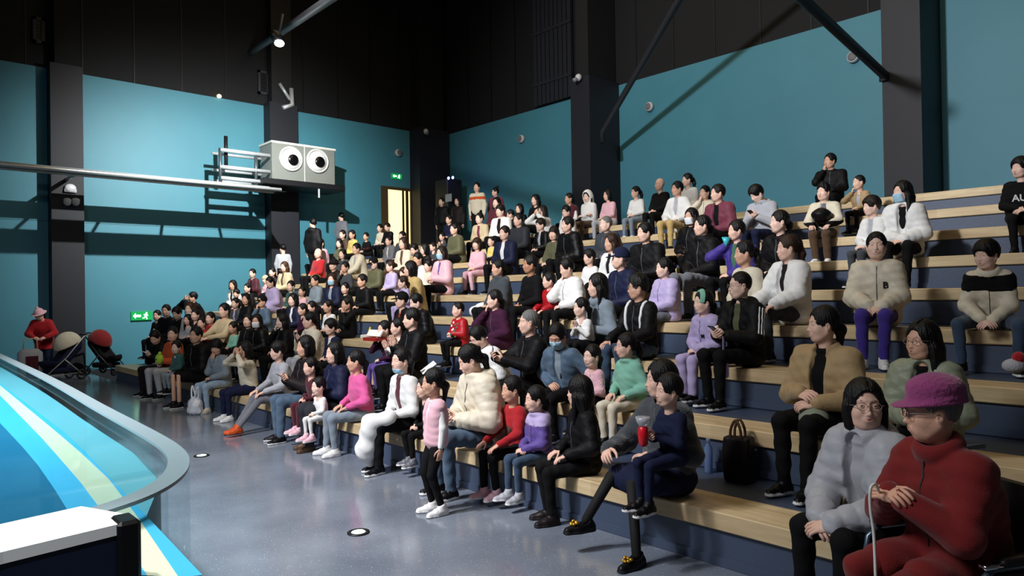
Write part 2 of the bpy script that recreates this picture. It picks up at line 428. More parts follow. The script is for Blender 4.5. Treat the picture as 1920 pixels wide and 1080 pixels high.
def hand_parts(w, d, n, side, s, curl=.5, res=8, spread=1.):
    """palm, four fingers and a thumb; d = hand direction, n = palm normal, side = +1 left hand"""
    d = np.array(d, float); d /= np.linalg.norm(d); n = np.array(n, float); n -= d*(n@d); n /= np.linalg.norm(n)+1e-9
    a = np.cross(n, d)*side   # towards the little finger or thumb: +a is the thumb side
    w = np.array(w, float); M = np.stack([d, a, n], 1)
    parts = [(*q_ball(w+d*.046*s, (.054*s, .040*s, .0165*s), M, nu=10, nv=8), 0), (*q_tube([w-d*.05*s, w+d*.02*s], [.026*s, .025*s], res), 0)]
    for i, (off, ln) in enumerate(((.029, .066), (.010, .074), (-.010, .070), (-.028, .054))):
        b = w+(d*.086+a*off)*s - n*.002*s
        pts = [w+(d*.06+a*off*.9)*s, b]; dirv = d+a*off*3*spread*.4; an = curl*(.8+.12*i)
        for sg in range(3):
            an2 = an*(sg+.6); dv = dirv*math.cos(an2)+n*math.sin(an2); dv = dv/np.linalg.norm(dv)
            pts.append(pts[-1]+dv*ln*s*(.44, .32, .24)[sg])
        parts.append((*q_tube(pts, [.009*s, .0092*s, .0086*s, .0078*s, .0064*s], max(6, res-1)), 0))
    t = w+(d*.022+a*.028)*s
    p1 = t+(d*.026+a*.024+n*.012)*s; p2 = p1+(d*.028+a*.008+n*.012*(1+curl))*s; p3 = p2+(d*.022-a*.004+n*.010*(1+curl))*s
    parts.append((*q_tube([t, p1, p2, p3], [.014*s, .0115*s, .0098*s, .0074*s], max(6, res-1)), 0))
    return parts
def ik(S, T, l1, l2, pole):
    S, T = np.array(S, float), np.array(T, float); v = T-S; D = np.linalg.norm(v)
    if D > (l1+l2)*.985: T = S+v/D*(l1+l2)*.985; v = T-S; D = np.linalg.norm(v)
    if D < abs(l1-l2)+.02: D = abs(l1-l2)+.02
    u = v/(np.linalg.norm(v)+1e-9); a = (l1*l1-l2*l2+D*D)/(2*D); hh = math.sqrt(max(l1*l1-a*a, 0))
    p = np.array(pole, float); p = p-u*(p@u); p /= np.linalg.norm(p)+1e-9
    return S+u*a+p*hh, T
SKIN = dict(l='e2b8a4', m='d0a188', d='b07e64', k='e8c2b0')
HAIRCOL = dict(b='0b090a', d='1c120e', n='2f1c12', g='6a6866', a='3d2718')
def hairmat(c):
    nw = f'hair_{c}' not in MATS
    m = mat(f'hair_{c}', hexc(HAIRCOL[c]), rough=.42, spec=.35, noise=60, var=.5, bump=(1, .35))
    if nw:
        nt = m.node_tree; mp = nt.nodes.new('ShaderNodeMapping'); mp.inputs['Scale'].default_value = (230, 230, 14)
        tc = next(n for n in nt.nodes if n.type == 'TEX_COORD'); nt.links.new(tc.outputs['Object'], mp.inputs['Vector'])
        for n in nt.nodes:
            if n.type == 'TEX_NOISE': nt.links.new(mp.outputs['Vector'], n.inputs['Vector']); n.inputs['Scale'].default_value = 1
    return m
PEOPLE = []; INFOS = []; SLIM = {}
def person(label, x, y, k, hair='short', top='jk:bk', pants='bk', shoes='bk', kind=None, v=60, pose='lap', nod=0, lean=8, hc='b', skin='l', tw=None, bf=180, inner=None,
           leg='trousers', spread=None, shoe='sneaker', sole='wh', acc=(), hood=None, group='audience on the stepped benches', dX=0., plane=None, at=None, s=None, tilt=0, legx=0, kneez=None, feet=None, hands=None, collar=None, width=1., sole_floor=None, fat=1.05, stripe=None, extra=None, hscale=1.03, poleup=False):
    """x, y: head centre in the photograph; k: bench row it sits on (0 = standing, then plane=('X'|'Y', value) and sole_floor)"""
    st, tc = top.split(':')
    lr = math.radians(lean)
    off = dict(sw=.010, jk=.023, pf=.038, hd=.018, fl=.024, co=.026, vs=.028, le=.020, sh=.008)[st]
    # ---- scale and place
    for pre, (fa, wd) in SLIM.items():
        if label.startswith(pre): fat *= fa; width *= wd
    a = .135+.47*math.cos(lr); fixed = s
    if at is not None:
        O, s = np.array(at[:3], float), at[3]; D = float((O-CAM)@F_)
    elif k > 0:
        zk = RISE*k; hx = .1
        for _ in range(5):
            Pn = atX(x, y, tierX(k)+.17+dX+hx*math.cos(math.radians(bf)))
            hgt = Pn[2]-zk
            ss = fixed or min(max((hgt-.09)/(a+.055), .42), 1.22)
            hx = (.47*math.sin(lr))*ss+.02
        s = ss; O = np.array([tierX(k)+.17+dX, Pn[1]-hx*math.sin(math.radians(bf)), zk]); D = float((Pn-CAM)@F_)
        if fixed: O[2] = max(zk, Pn[2]-(a+.055)*s-.09) if sole_floor is None else O[2]
    else:
        Pn = atX(x, y, plane[1]) if plane[0] == 'X' else atY(x, y, plane[1])
        hgt = Pn[2]-sole_floor; s = (hgt-.09)/(.80+.055+a-.02); hx = (.47*math.sin(lr))*s+.02
        O = np.array([Pn[0]-hx*math.cos(math.radians(bf)), Pn[1]-hx*math.sin(math.radians(bf)), sole_floor+.80*s]); D = float((Pn-CAM)@F_)
    if kind is None: kind = 'c' if s < .8 else ('f' if hair in ('bob', 'bangs', 'long', 'longbangs', 'wavy', 'pony', 'bun', 'tied', 'highbun', 'pigtails', 'highpony') else 'm')
    lod = 0 if D < 7.6 else (1 if D < 13 else 2)
    if D > 7.6 and fat == 1.05: fat = 1.16; width *= 1.06
    vx = min(max(2.3*D/1320, .0095), .03)
    hs = .98*(.62+.38*s)*hscale
    A = lambda *p: np.array(p, float)
    # ---- skeleton
    if tw is None: tw = max(-20, min(20, ((math.degrees(math.atan2(-O[1], -O[0])) % 360) - v - bf)*-.0))
    twr = math.radians(tw)
    P = A(0, 0, .115*s)
    f0 = A(math.cos(twr), math.sin(twr), 0); l0 = A(-math.sin(twr), math.cos(twr), 0)
    u = A(0, 0, 1)*math.cos(lr)+f0*math.sin(lr); f = np.cross(l0, u); l = l0
    if tilt: 
        tl = math.radians(tilt); u = u*math.cos(tl)+l*math.sin(tl); l = np.cross(u, f)
    Ch = P+u*.30*s; N = P+u*.47*s
    Hc = N+A(0, 0, .02*s)+f*.02+A(0, 0, .15)*hs
    # ---- head orientation
    cdir = math.degrees(math.atan2(-(O[1]), -(O[0])))
    hyaw = math.radians(cdir - v - bf); nr = math.radians(nod)
    Rh = Matrix.Rotation(hyaw, 3, 'Z') @ Matrix.Rotation(nr, 3, 'Y') @ Matrix.Rotation(math.radians(tilt), 3, 'X')
    Rn = np.array(Rh); piv = A(-.014, 0, -.12)
    Hc = Hc + (Rn@(-piv)+piv)*hs*.9
    def toh(V): return V@Rn.T*hs+Hc
    V, Q, mi = head_tpl(kind, lod)
    parts = [(toh(V), Q, mi)]
    # ---- arms
    sw = (.172 if kind == 'm' else .155 if kind in 'fe' else .15)*s*width
    poses = dict(lap=[(.29, .035, .20), (.27, -.035, .215)], knees=[(.37, .13, .205), (.37, -.13, .205)], thigh=[(.24, .12, .21), (.24, -.12, .21)], phone=[(.31, .05, .36), (.33, -.04, .37)],
                 chin=[(.27, .06, .21), None], chinl=[None, (.27, -.06, .21)], mouth=[(.27, .06, .21), None], cross=[(.19, -.07, .30), (.21, .07, .32)], camera=[None, None], clap=[(.30, .03, .42), (.30, -.03, .42)],
                 hold=[(.28, .05, .30), (.27, -.07, .27)], side=[(.02, .27, .09), (.02, -.27, .09)], down=[(.03, .22, -.10), (.03, -.22, -.10)], cheeks=[None, None], lean=[(.40, .12, .21), (.36, -.10, .22)],
                 stretch=[(.44, .13, .30), (.46, -.10, .30)], reach=[(.45, .12, .16), (.45, -.12, .20)], drink=[(.28, .03, .36), (.28, -.05, .33)], hip=[(.08, .20, .12), (.20, -.10, .20)])
    hp = hands if hands else poses[pose]
    arms = []
    for i, sd in enumerate((1, -1)):
        Sh = N-u*.055*s+l*sd*(sw-.02*s)
        t = hp[i]
        if t is None:
            if pose == 'camera': T = Hc+Rn@A(.17, .075*sd, -.075)*s
            else: T = Hc+Rn@A(.112, .045*sd, -.175)*hs
        else: T = A(*t)*s; 
        pole = A(-.35, .75*sd, -.75) if not (pose == 'camera' or poleup) else A(.2, .9*sd, -.6)
        E_, T = ik(Sh, T, .27*s, .25*s, pole)
        arms.append((Sh, E_, T, sd))
        dv = (T-E_)/np.linalg.norm(T-E_)
        if t is None: d, nn, cu = A(0, 0, 1)*.9+dv*.3+A(0, -sd*.2, 0), Rn@A(-1, -.3*sd, 0), .55
        elif pose in ('phone', 'drink'): d, nn, cu = dv*.6+A(.4, -sd*.5, .1), A(-.5, -sd*.5, .5), .6
        elif pose in ('clap',): d, nn, cu = A(.4, 0, .8), A(0, -sd, 0), .15
        elif pose in ('knees', 'lean', 'thigh', 'side', 'reach'): d, nn, cu = dv*.5+A(.8, 0, -.35), A(0, 0, -1), .35
        elif pose == 'down': d, nn, cu = A(.1, 0, -1), A(0, -sd, 0), .4
        else: d, nn, cu = dv*.8+A(.2, -sd*.7, -.2), A(-.6, -sd*.2, -.9), .6
        if D < 24: parts += [(a_, b_, c_) for a_, b_, c_ in hand_parts(T, d, nn, sd, s*.98, cu, 10 if lod == 0 else 6)]
    # ---- legs
    fl = -RISE if sole_floor is None or k == 0 else sole_floor-O[2]
    if k == 0: fl = sole_floor-O[2]
    an = .075*(.55+.45*s)
    legs = []
    for i, sd in enumerate((1, -1)):
        Hp = P+A(0, .085*s*sd, -.01*s)
        if k == 0 and pose != 'crouch':
            An = A(.02*s*(1 if i else -1), (spread or .07)*s*sd, fl+an); K, _ = ik(Hp, An, .42*s, .42*s, A(1, 0, 0)); 
        else:
            ky = (spread if spread is not None else rng.uniform(.08, .125))*s*sd
            kz = fl+an+.395*s
            dang = kz < .05*s
            if dang: kz = .07*s
            kz = min(kz, .34*s)
            if kneez is not None: kz = kneez*s
            rx = math.sqrt(max((.43*s)**2-(kz-Hp[2])**2-(ky-Hp[1])**2*.5, .01)); K = A(rx, ky, kz)
            if feet: An = A(feet[i][0], feet[i][1], max(fl+an, kz-.42*s) if len(feet[i]) < 3 else feet[i][2])
            else: An = A(K[0]+rng.uniform(-.07, .02)*s, ky*.9+rng.uniform(-.02, .02)*s, fl+an if not dang else kz-.40*s)
            v_ = An-K; L = np.linalg.norm(v_)
            if L > .46*s: An = K+v_/L*.46*s
        legs.append((Hp, K, An, sd))
    # inner body so that head, hands and limbs are one figure
    core = .05*s
    parts.append((*q_tube([P, Ch, N-u*.03*s], [core*1.6, core*1.6, core], 6), 0))
    for Sh, E_, T, sd in arms: parts.append((*q_tube([N-u*.06*s, Sh, E_, T], [core*.7, core*.7, .03*s, .022*s], 6), 0))
    for Hp, K, An, sd in legs: parts.append((*q_tube([P, Hp, K, An], [core, .05*s, .042*s, .03*s], 6 if leg == 'trousers' else 10), 0 if leg != 'tights' else 5))
    V, Q, mi = merge(parts)
    skm = mat(f'skin_{skin}', hexc(SKIN[skin]), rough=.55, noise=25, var=.08, bump=(90, .08))
    mats = [skm, mat('eye_white', hexc('cfc8c2'), rough=.25), mat('eye_iris', hexc('140c08'), rough=.15), mat('lip_skin', hexc('a85a54'), rough=.45), hairmat('d'), mat('black_tights', hexc('08080a'), rough=.8)]
    root = link('person', new_mesh('person', V, Q, mats, mi))
    root.location = O; root.rotation_euler = (0, 0, math.radians(bf))
    tag(root, label, 'person', group)
    PEOPLE.append(root)
    # ---- hair, hats, masks, glasses
    def onhead(name, style, mats, nm=1):
        me = shared((style, lod), lambda: new_mesh(style+'_shape', *hair_tpl(style, lod), [dummy()]))
        o = link(name, me, root); slot_mats(o, mats)
        o.location = Hc; o.rotation_euler = Rh.to_euler(); o.scale = (hs, hs, hs); return o
    if hair != 'bald': onhead('hair', hair, [hairmat(hc)])
    for ac in acc:
        c = ac.split(':')
        if c[0] == 'mask': onhead('face_mask', 'mask', [mat('mask_'+c[1], hexc(dict(b='9fc6dc', w='e4e8ec')[c[1]]), rough=.8)])
        elif c[0] == 'chinmask': onhead('face_mask', 'chinmask', [mat('mask_'+c[1], hexc(dict(b='9fc6dc', w='e4e8ec')[c[1]]), rough=.8)])
        elif c[0] in ('cap', 'buckethat', 'beanie', 'brimhat'): onhead({'cap': 'cap', 'buckethat': 'hat', 'beanie': 'beanie', 'brimhat': 'hat'}[c[0]], c[0], [cloth(c[1], 'fl' if c[0] == 'buckethat' else 'sw')])
        elif c[0] == 'hoodup': onhead('hood', 'hoodup', [cloth(c[1], 'hd')])
        elif c[0] == 'headband': onhead('headband', 'headband', [cloth(c[1], 'sw')])
        elif c[0] == 'glasses':
            o = link('glasses', shared('glasses', glasses_mesh), root); slot_mats(o, [mat('glasses_frame', hexc(c[1] if len(c) > 1 else '101014'), rough=.3)])
            o.location = Hc; o.rotation_euler = Rh.to_euler(); o.scale = (hs, hs, hs)
        elif c[0] == 'hairclip':
            mb = MB(); mb.ball((-.10, .02, .07), (.026, .03, .022))
            o = mb.build('hair_clip', [cloth(c[1], 'sw')], root, True); o.location = Hc; o.rotation_euler = Rh.to_euler(); o.scale = (hs,)*3
    # ---- top garment
    ts = s*fat
    q = (.085*s, .009*s) if st in ('pf', 'vs') else None
    def torso(F, o, qt, full=True):
        for sd in (1, -1):
            F.u(F.cap(P+l*.062*ts*sd-u*.01*s, Ch+l*.072*ts*sd*width, .092*ts+o*s, .088*ts+o*s, qt), .05*s)
            F.u(F.cap(Ch+l*.07*s*sd*width-u*.02*s, N-u*.085*s+l*.085*s*sd*width, .086*ts+o*s, .072*s+o*s, qt), .05*s)
        F.u(F.cap(P+f*.02*s, Ch+f*.015*s, .095*ts+o*s, .09*ts+o*s, qt), .05*s)
        F.u(F.cap(N-u*.06*s+l*(sw-.03*s), N-u*.06*s-l*(sw-.03*s), .046*s+o*s*.9), .05*s)
        F.u(F.cap(N-u*.05*s, N, .07*s+o*s*.5, .058*s+o*s*.3), .05*s)
    pts = [P, Ch, N]+[p for a_ in arms for p in a_[:3]]
    lo = np.min(pts, 0)-.2*s; hi = np.max(pts, 0)+.2*s
    F = Field(lo, hi, vx)
    torso(F, off, q)
    bare_arm = st in ('vs', 'sh')
    if not bare_arm:
        for Sh, E_, T, sd in arms:
            qa = (.07*s, .0075*s) if st == 'pf' else None
            F.u(F.cap(Sh, E_, .054*s+off*s, .046*s+off*s*1.05, qa), .045*s); F.u(F.cap(E_, E_+(T-E_)*.94, .046*s+off*s*1.05, .033*s+off*s*.8, qa), .02*s)
            if st in ('sw', 'hd', 'jk') and lod < 2: F.u(F.cap(E_+(T-E_)*.86, E_+(T-E_)*.95, .035*s+off*s*.8, .033*s+off*s*.8), .004)
    F.D = np.maximum(F.D, (.006-F.P[:, 2]) if st != 'co' and k > 0 else (-.25*s-F.P[:, 2]))
    if st == 'co' or (st == 'pf' and pose == 'longpuff'):
        for Hp, K, An, sd in legs: F.u(F.cap(Hp, Hp+(K-Hp)*.7, .098*s, .092*s), .05*s)
        if k > 0: F.D = np.maximum(F.D, .006-F.P[:, 2])
    if lod < 2: F.D += .004*s*np.sin(F.P[:, 2]*70/s+F.P[:, 1]*22)*np.sin(F.P[:, 0]*40+F.P[:, 1]*35)      # soft folds
    F.cut(F.cap(N-u*.005*s, N+u*.14*s, .057*s*max(1, hs/s*.9)), .01)
    if inner: F.cut(F.cap(N+f*.10*s+u*.01*s, P+f*(.145+off)*s+u*.05*s, .058*s, .036*s), .012)
    cl = collar or dict(sw='rib', jk='stand', pf='stand', hd='hood', fl='none', co='stand', vs='rib', le='stand', sh='rib')[st]
    nb = N+u*.004*s
    rr = .066*s*max(1, hs/s*.9)
    if cl == 'rib': F.u(F.torus(nb-u*.004*s, u+f*.25, rr-.004*s, .0105*s), .008)
    elif cl in ('stand', 'high'): F.u(F.torus(nb+u*(.006 if cl == 'stand' else .02)*s, u+f*.2, rr+.008*s, .02*s if cl == 'stand' else .03*s, .7), .012)
    if cl == 'hood' or hood:
        F.u(F.torus(nb-f*.03*s, u-f*.45, rr+.028*s, .026*s), .02); F.u(F.ell(nb-f*.095*s-u*.02*s, (.055*s, .105*s, .075*s)), .03)
    if inner:
        F.cut(F.cap(nb+f*.08*s, nb+f*.13*s+u*.05*s, .045*s), .01)
    topF = F
    o = link(dict(sw='sweater', jk='jacket', pf='puffer_jacket', hd='hoodie', fl='fleece_jacket', co='coat', vs='vest', le='jacket', sh='shirt')[st], new_mesh('top', *F.mesh(), [cloth(tc, st)]), root)
    if stripe and stripe[0] == 'arm':
        pass
    if inner or bare_arm or cl == 'hood':
        F = Field(lo, hi, vx)
        torso(F, -.004 if not (bare_arm and not inner) else -.006, None)
        if bare_arm:
            for Sh, E_, T, sd in arms: F.u(F.cap(Sh, E_, .052*s, .046*s), .03*s); F.u(F.cap(E_, E_+(T-E_)*.94, .046*s, .036*s), .02*s)
        F.cut(F.cap(N+u*.045*s, N+u*.14*s, .057*s), .01); F.u(F.torus(nb+u*.004*s, u+f*.2, rr-.009*s, .014*s), .01)
        if collar == 'high': F.u(F.cap(N-u*.01*s, N+u*.055*s, .062*max(s, hs), .058*max(s, hs)), .01)
        F.D = np.maximum(F.D, .03*s-F.P[:, 2])
        link('undershirt', new_mesh('undershirt', *F.mesh(), [cloth(inner or ('wh' if bare_arm else tc), 'sw')]), root)
    # ---- trousers or skirt
    if leg != 'none':
        pts = [p for a_ in legs for p in a_[:3]]
        F = Field(np.min(pts, 0)-.13*s, np.max(pts, 0)+.13*s, vx)
        wide = 1.18 if leg == 'wide' else 1.
        F.u(F.cap(P+A(0, .07*s, 0), P-A(0, .07*s, 0), .102*ts))
        for Hp, K, An, sd in legs:
            if leg in ('trousers', 'wide'):
                F.u(F.cap(Hp, K, .086*ts, .060*s*wide), .035*s); F.u(F.cap(K, An+(K-An)*.03, .058*s*wide, .041*s*wide**2), .02*s)
            elif leg in ('shorts', 'skirt', 'tights'):
                F.u(F.cap(Hp, Hp+(K-Hp)*.82, .094*ts, .082*s), .06*s if leg != 'shorts' else .03)
        if leg in ('skirt', 'tights'): F.u(F.cap(P+A(.05*s, 0, .01*s), (legs[0][1]*.4+legs[1][1]*.4)+P*.2, .1*s, .09*s), .05)
        if k > 0: F.D = np.maximum(F.D, np.where(F.P[:, 0] > -.25*s, .006-F.P[:, 2], -9)*np.where(F.P[:, 0] < .15, 1, -9.)) if False else np.maximum(F.D, np.where(F.P[:, 0] < .155, .006-F.P[:, 2], -9))
        if lod < 2: F.D += .004*s*np.sin(F.P[:, 0]*60)*np.sin(F.P[:, 2]*45+F.P[:, 1]*30)
        nm = dict(trousers='trousers', wide='trousers', shorts='shorts', skirt='skirt', tights='skirt')[leg]
        link(nm, new_mesh('legwear', *F.mesh(), [cloth(pants, 'dn' if pants in ('db', 'lb', 'dn', 'gb') else 'sw')]), root)
    # ---- shoes
    ssc = (.55+.45*s)
    for Hp, K, An, sd in legs:
        me = shared(('shoe', shoe, lod), lambda: shoe_mesh(shoe, lod))
        o = link('shoe', me, root); slot_mats(o, [cloth(shoes, 'le'), mat('sole_'+sole, hexc(PAL[sole]), rough=.7)])
        o.location = An; o.scale = (ssc,)*3; o.rotation_euler = (0, 0, .15*sd)
    root['s'] = s
    info = dict(root=root, s=s, hs=hs, Hc=Hc, Rh=Rh, Rn=Rn, arms=arms, legs=legs, N=N, P=P, Ch=Ch, u=u, f=f, l=l, O=O, D=D, bf=math.radians(bf), sw=sw, off=off, F=topF, lod=lod, st=st, tc=tc, inner=inner)
    if st in ('jk', 'pf', 'co', 'fl', 'le') and lod < 2 and not inner: zipline(info)
    if extra: extra(info)
    INFOS.append(info)
    return info
def wpos(inf, p):
    """local -> world"""
    c, s_ = math.cos(inf['bf']), math.sin(inf['bf']); p = np.array(p, float)
    return inf['O']+np.array([c*p[0]-s_*p[1], s_*p[0]+c*p[1], p[2]])

def surf(F, o, d, far=.42):
    """outermost point of a garment along the ray o + t d"""
    o = np.array(o, float); d = np.array(d, float); d /= np.linalg.norm(d)
    G = F.D.reshape(F.n); best = None
    for t in np.arange(0, far, .003):
        q = (o+d*t-F.lo)/F.h; i = np.floor(q).astype(int)
        if (i < 0).any() or (i+1 >= F.n).any(): break
        w = q-i; v = 0.
        for a in (0, 1):
            for b in (0, 1):
                for c in (0, 1): v += G[i[0]+a, i[1]+b, i[2]+c]*(w[0] if a else 1-w[0])*(w[1] if b else 1-w[1])*(w[2] if c else 1-w[2])
        if v < 0: best = t
    return None if best is None else o+d*best
def surfcurve(inf, pts, r, name, m, n=5, lift=.4):
    far = .19*inf['s'] if name == 'zip' else .42
    out = [p for p in (surf(inf['F'], o, d, far) for o, d in pts)]
    L = [p+np.array(d)/np.linalg.norm(d)*r*lift for p, (o, d) in zip(out, pts) if p is not None]
    if len(L) < 2: return None
    V, Q = q_tube(L, [r]*len(L), n); return link(name, new_mesh(name, V, Q, [m]), inf['root'])
def zipline(inf):
    s, N, P, u, f, l = (inf[k] for k in ('s', 'N', 'P', 'u', 'f', 'l'))
    dark = inf['tc'] in ('bk', 'nv', 'dk', 'ch', 'pl', 'dg')
    surfcurve(inf, [(P+(N-P)*t+l*.004*s, f) for t in np.linspace(.22, .98, 12)], .0042*s, 'zip', mat('zip_metal' if dark else 'zip_dark', hexc('5a5c62' if dark else '3a3a3c'), rough=.4))
def mark(inf, text, size, t, side, col, name='badge'):
    s, N, P, u, f, l = (inf[k] for k in ('s', 'N', 'P', 'u', 'f', 'l'))
    o0 = P+(N-P)*t+l*side*s
    p = surf(inf['F'], o0, f); pr = surf(inf['F'], o0+l*.02*s, f); pu = surf(inf['F'], o0+u*.02*s, f)
    if p is None or pr is None or pu is None: return
    x = pr-p; z = pu-p; x /= np.linalg.norm(x); nn = np.cross(x, z/np.linalg.norm(z)); nn /= np.linalg.norm(nn); y = np.cross(nn, x)
    cu = bpy.data.curves.new(name, 'FONT'); cu.body = text; cu.size = size; cu.extrude = .005; cu.align_x = 'CENTER'; cu.align_y = 'CENTER'; cu.offset = .002
    cu.materials.append(mat('print_'+col, hexc(PAL[col]), rough=.7))
    tmp = bpy.data.objects.new(name, cu); me = bpy.data.meshes.new_from_object(tmp); bpy.data.objects.remove(tmp)
    o = link(name, me, inf['root'])
    p = p+nn*.006
    o.matrix_local = Matrix(((x[0], y[0], nn[0], p[0]), (x[1], y[1], nn[1], p[1]), (x[2], y[2], nn[2], p[2]), (0, 0, 0, 1)))
    return o
def band(inf, t, w, col, name='stripe', lift=.004, side=None):
    """a coloured band of cloth round the garment at height t of the torso"""
    F = inf['F']; s = inf['s']; h = (F.P-inf['P'])@np.array(inf['u'], np.float32)
    G = Field.__new__(Field); G.n, G.lo, G.h, G.P = F.n, F.lo, F.h, F.P
    G.D = np.maximum(F.D-lift, np.abs(h-.47*s*t)-w*s)
    if side is not None: G.D = np.maximum(G.D, -((F.P-inf['P'])@np.array(inf['l'], np.float32))*side+.02)
    return link(name, new_mesh(name, *G.mesh(), [cloth(col, 'sw')]), inf['root'])
# ------------------------------------------------------------------ the room
def wallmat(name, h, rough=.55, var=.1):
    return mat(name, hexc(h), rough=rough, noise=.9, var=var, bump=(35, .06))
teal = wallmat('teal_wall_paint', '417f90', .55); navy = wallmat('navy_column_paint', '191a22', .6); blackp = wallmat('black_upper_wall', '0b0c10', .8, .2)
riser = wallmat('slate_riser_paint', '414d63', .45)
def structure(name, mb, m, smooth=False):
    o = mb.build(name, m, None, smooth); o['kind'] = 'structure'; return o
def terrazzo():
    m = mat('terrazzo_floor', hexc('6c7480'), rough=.15, spec=.6)
    nt = m.node_tree; b = nt.nodes['Principled BSDF']; tc = nt.nodes.new('ShaderNodeTexCoord')
    base = nt.nodes.new('ShaderNodeTexNoise'); base.inputs['Scale'].default_value = 1.3; base.inputs['Detail'].default_value = 5
    chips = nt.nodes.new('ShaderNodeTexVoronoi'); chips.inputs['Scale'].default_value = 85
    chips2 = nt.nodes.new('ShaderNodeTexVoronoi'); chips2.inputs['Scale'].default_value = 38
    for n in (base, chips, chips2): nt.links.new(tc.outputs['Object'], n.inputs['Vector'])
    def ramp(src, sock, p0, c0, p1, c1):
        r = nt.nodes.new('ShaderNodeValToRGB'); r.color_ramp.elements[0].position = p0; r.color_ramp.elements[0].color = (*c0, 1); r.color_ramp.elements[1].position = p1; r.color_ramp.elements[1].color = (*c1, 1)
        nt.links.new(src.outputs[sock], r.inputs[0]); return r
    r0 = ramp(base, 'Fac', .3, hexc('646b78'), .75, hexc('7e8692'))
    r1 = ramp(chips, 'Distance', .12, (1, 1, 1), .2, (0, 0, 0)); r2 = ramp(chips2, 'Distance', .08, (1, 1, 1), .13, (0, 0, 0))
    rs = ramp(chips, 'Color', .55, (0, 0, 0), .6, (1, 1, 1)); rs2 = ramp(chips2, 'Color', .6, (0, 0, 0), .65, (1, 1, 1))
    def mul(a, c):
        n = nt.nodes.new('ShaderNodeMath'); n.operation = 'MULTIPLY'; nt.links.new(a.outputs[0], n.inputs[0]); nt.links.new(c.outputs[0], n.inputs[1]); return n
    k1 = mul(r1, rs); k2 = mul(r2, rs2)
    def mix(fac, a, c):
        n = nt.nodes.new('ShaderNodeMix'); n.data_type = 'RGBA'; nt.links.new(fac.outputs[0], n.inputs[0]); nt.links.new(a, n.inputs[6]); n.inputs[7].default_value = (*c, 1); return n
    m1 = mix(k1, r0.outputs[0], hexc('b8c4d2')); m2 = mix(k2, m1.outputs[2], hexc('d4dae0'))
    nt.links.new(m2.outputs[2], b.inputs['Base Color'])
    return m
mb = MB(); mb.box((-9, -4, -.2), (X0, YW+.2, 0)); structure('floor', mb, terrazzo())
mb = MB(); mb.box((-9, YW, 0), (XW, YW+.2, ZT)); wf = structure('wall_far', mb, teal)
mb = MB(); mb.box((-9, YW+.04, ZT), (XW, YW+.2, 13)); structure('wall_far_upper', mb, blackp)
mb = MB(); mb.box((XW, -5, 0), (XW+.2, YW+.2, ZT)); structure('wall_right', mb, teal)
mb = MB(); mb.box((XW+.04, -5, ZT), (XW+.2, YW+.2, 13)); structure('wall_right_upper', mb, blackp)
mb = MB(); mb.box((-9, -5, 13), (XW+.2, YW+.2, 13.2)); structure('ceiling', mb, blackp)
mb = MB(); mb.box((-9, YW-.004, 3.80), (9.13, YW, 3.815)); structure('trim_1', mb, wallmat('teal_seam', '1c5260'))
# upper dark wall panels: joints
mb = MB()
for x in np.arange(-8, 15.5, 1.22): mb.box((x, YW+.02, ZT), (x+.03, YW+.04, 13))
for y in np.arange(-4, 20, 1.22): mb.box((XW+.02, y, ZT), (XW+.04, y+.03, 13))
structure('trim_2', mb, wallmat('black_joint', '050608'))
# columns: wider painted foot up to the top of the teal, narrower black shaft above
def column(n, lo, hi, inset=.12, tall=True):
    mb = MB(); mb.box((lo[0], lo[1], 0), (hi[0], hi[1], ZT+.05)); structure(f'column_{n}', mb, navy)
    mb = MB(); ax = inset
    if hi[1] > YW-.01: mb.box((lo[0]+ax, lo[1]+ax, ZT+.05), (hi[0]-ax, hi[1], 13))
    else: mb.box((lo[0]+ax, lo[1]+ax, ZT+.05), (hi[0], hi[1]-ax, 13))
    structure(f'column_{n}_upper', mb, blackp if n != 2 else wallmat('grey_upper_column', '17181c'))
column(1, (3.42, YW-.45, 0), (4.12, YW, 0)); column(2, (9.0, YW-.45, 0), (9.88, YW, 0)); column(3, (14.32, YW-.6, 0), (15.6, YW, 0))
column(4, (14.45, 12.47, 0), (XW, 13.15, 0)); column(5, (14.54, 4.42, 0), (XW, 5.1, 0), 0.)
# stepped stand: one slate riser and grey tread per row, walkway behind the top row
mb = MB()
for k in range(1, 10):
    x0 = tierX(k); x1 = tierX(k+1) if k < 9 else XW
    y1 = 17.5 if k == 1 else 18.2 if k == 2 else 20.3
    mb.box((x0+.02, -3.2, 0 if k == 1 else RISE*(k-1)-.1), (x1+(.05 if k < 9 else 0), y1, RISE*k-.012))
    mb.box((x0+.005, -3.2, RISE*(k-1)), (x0+.02, y1, RISE*(k-1)+.06))
mb.box((tierX(9)+.4, 20.2, 2.0), (XW, YW, RISE*9-.012))
structure('stepped_stand_floor', mb, riser)
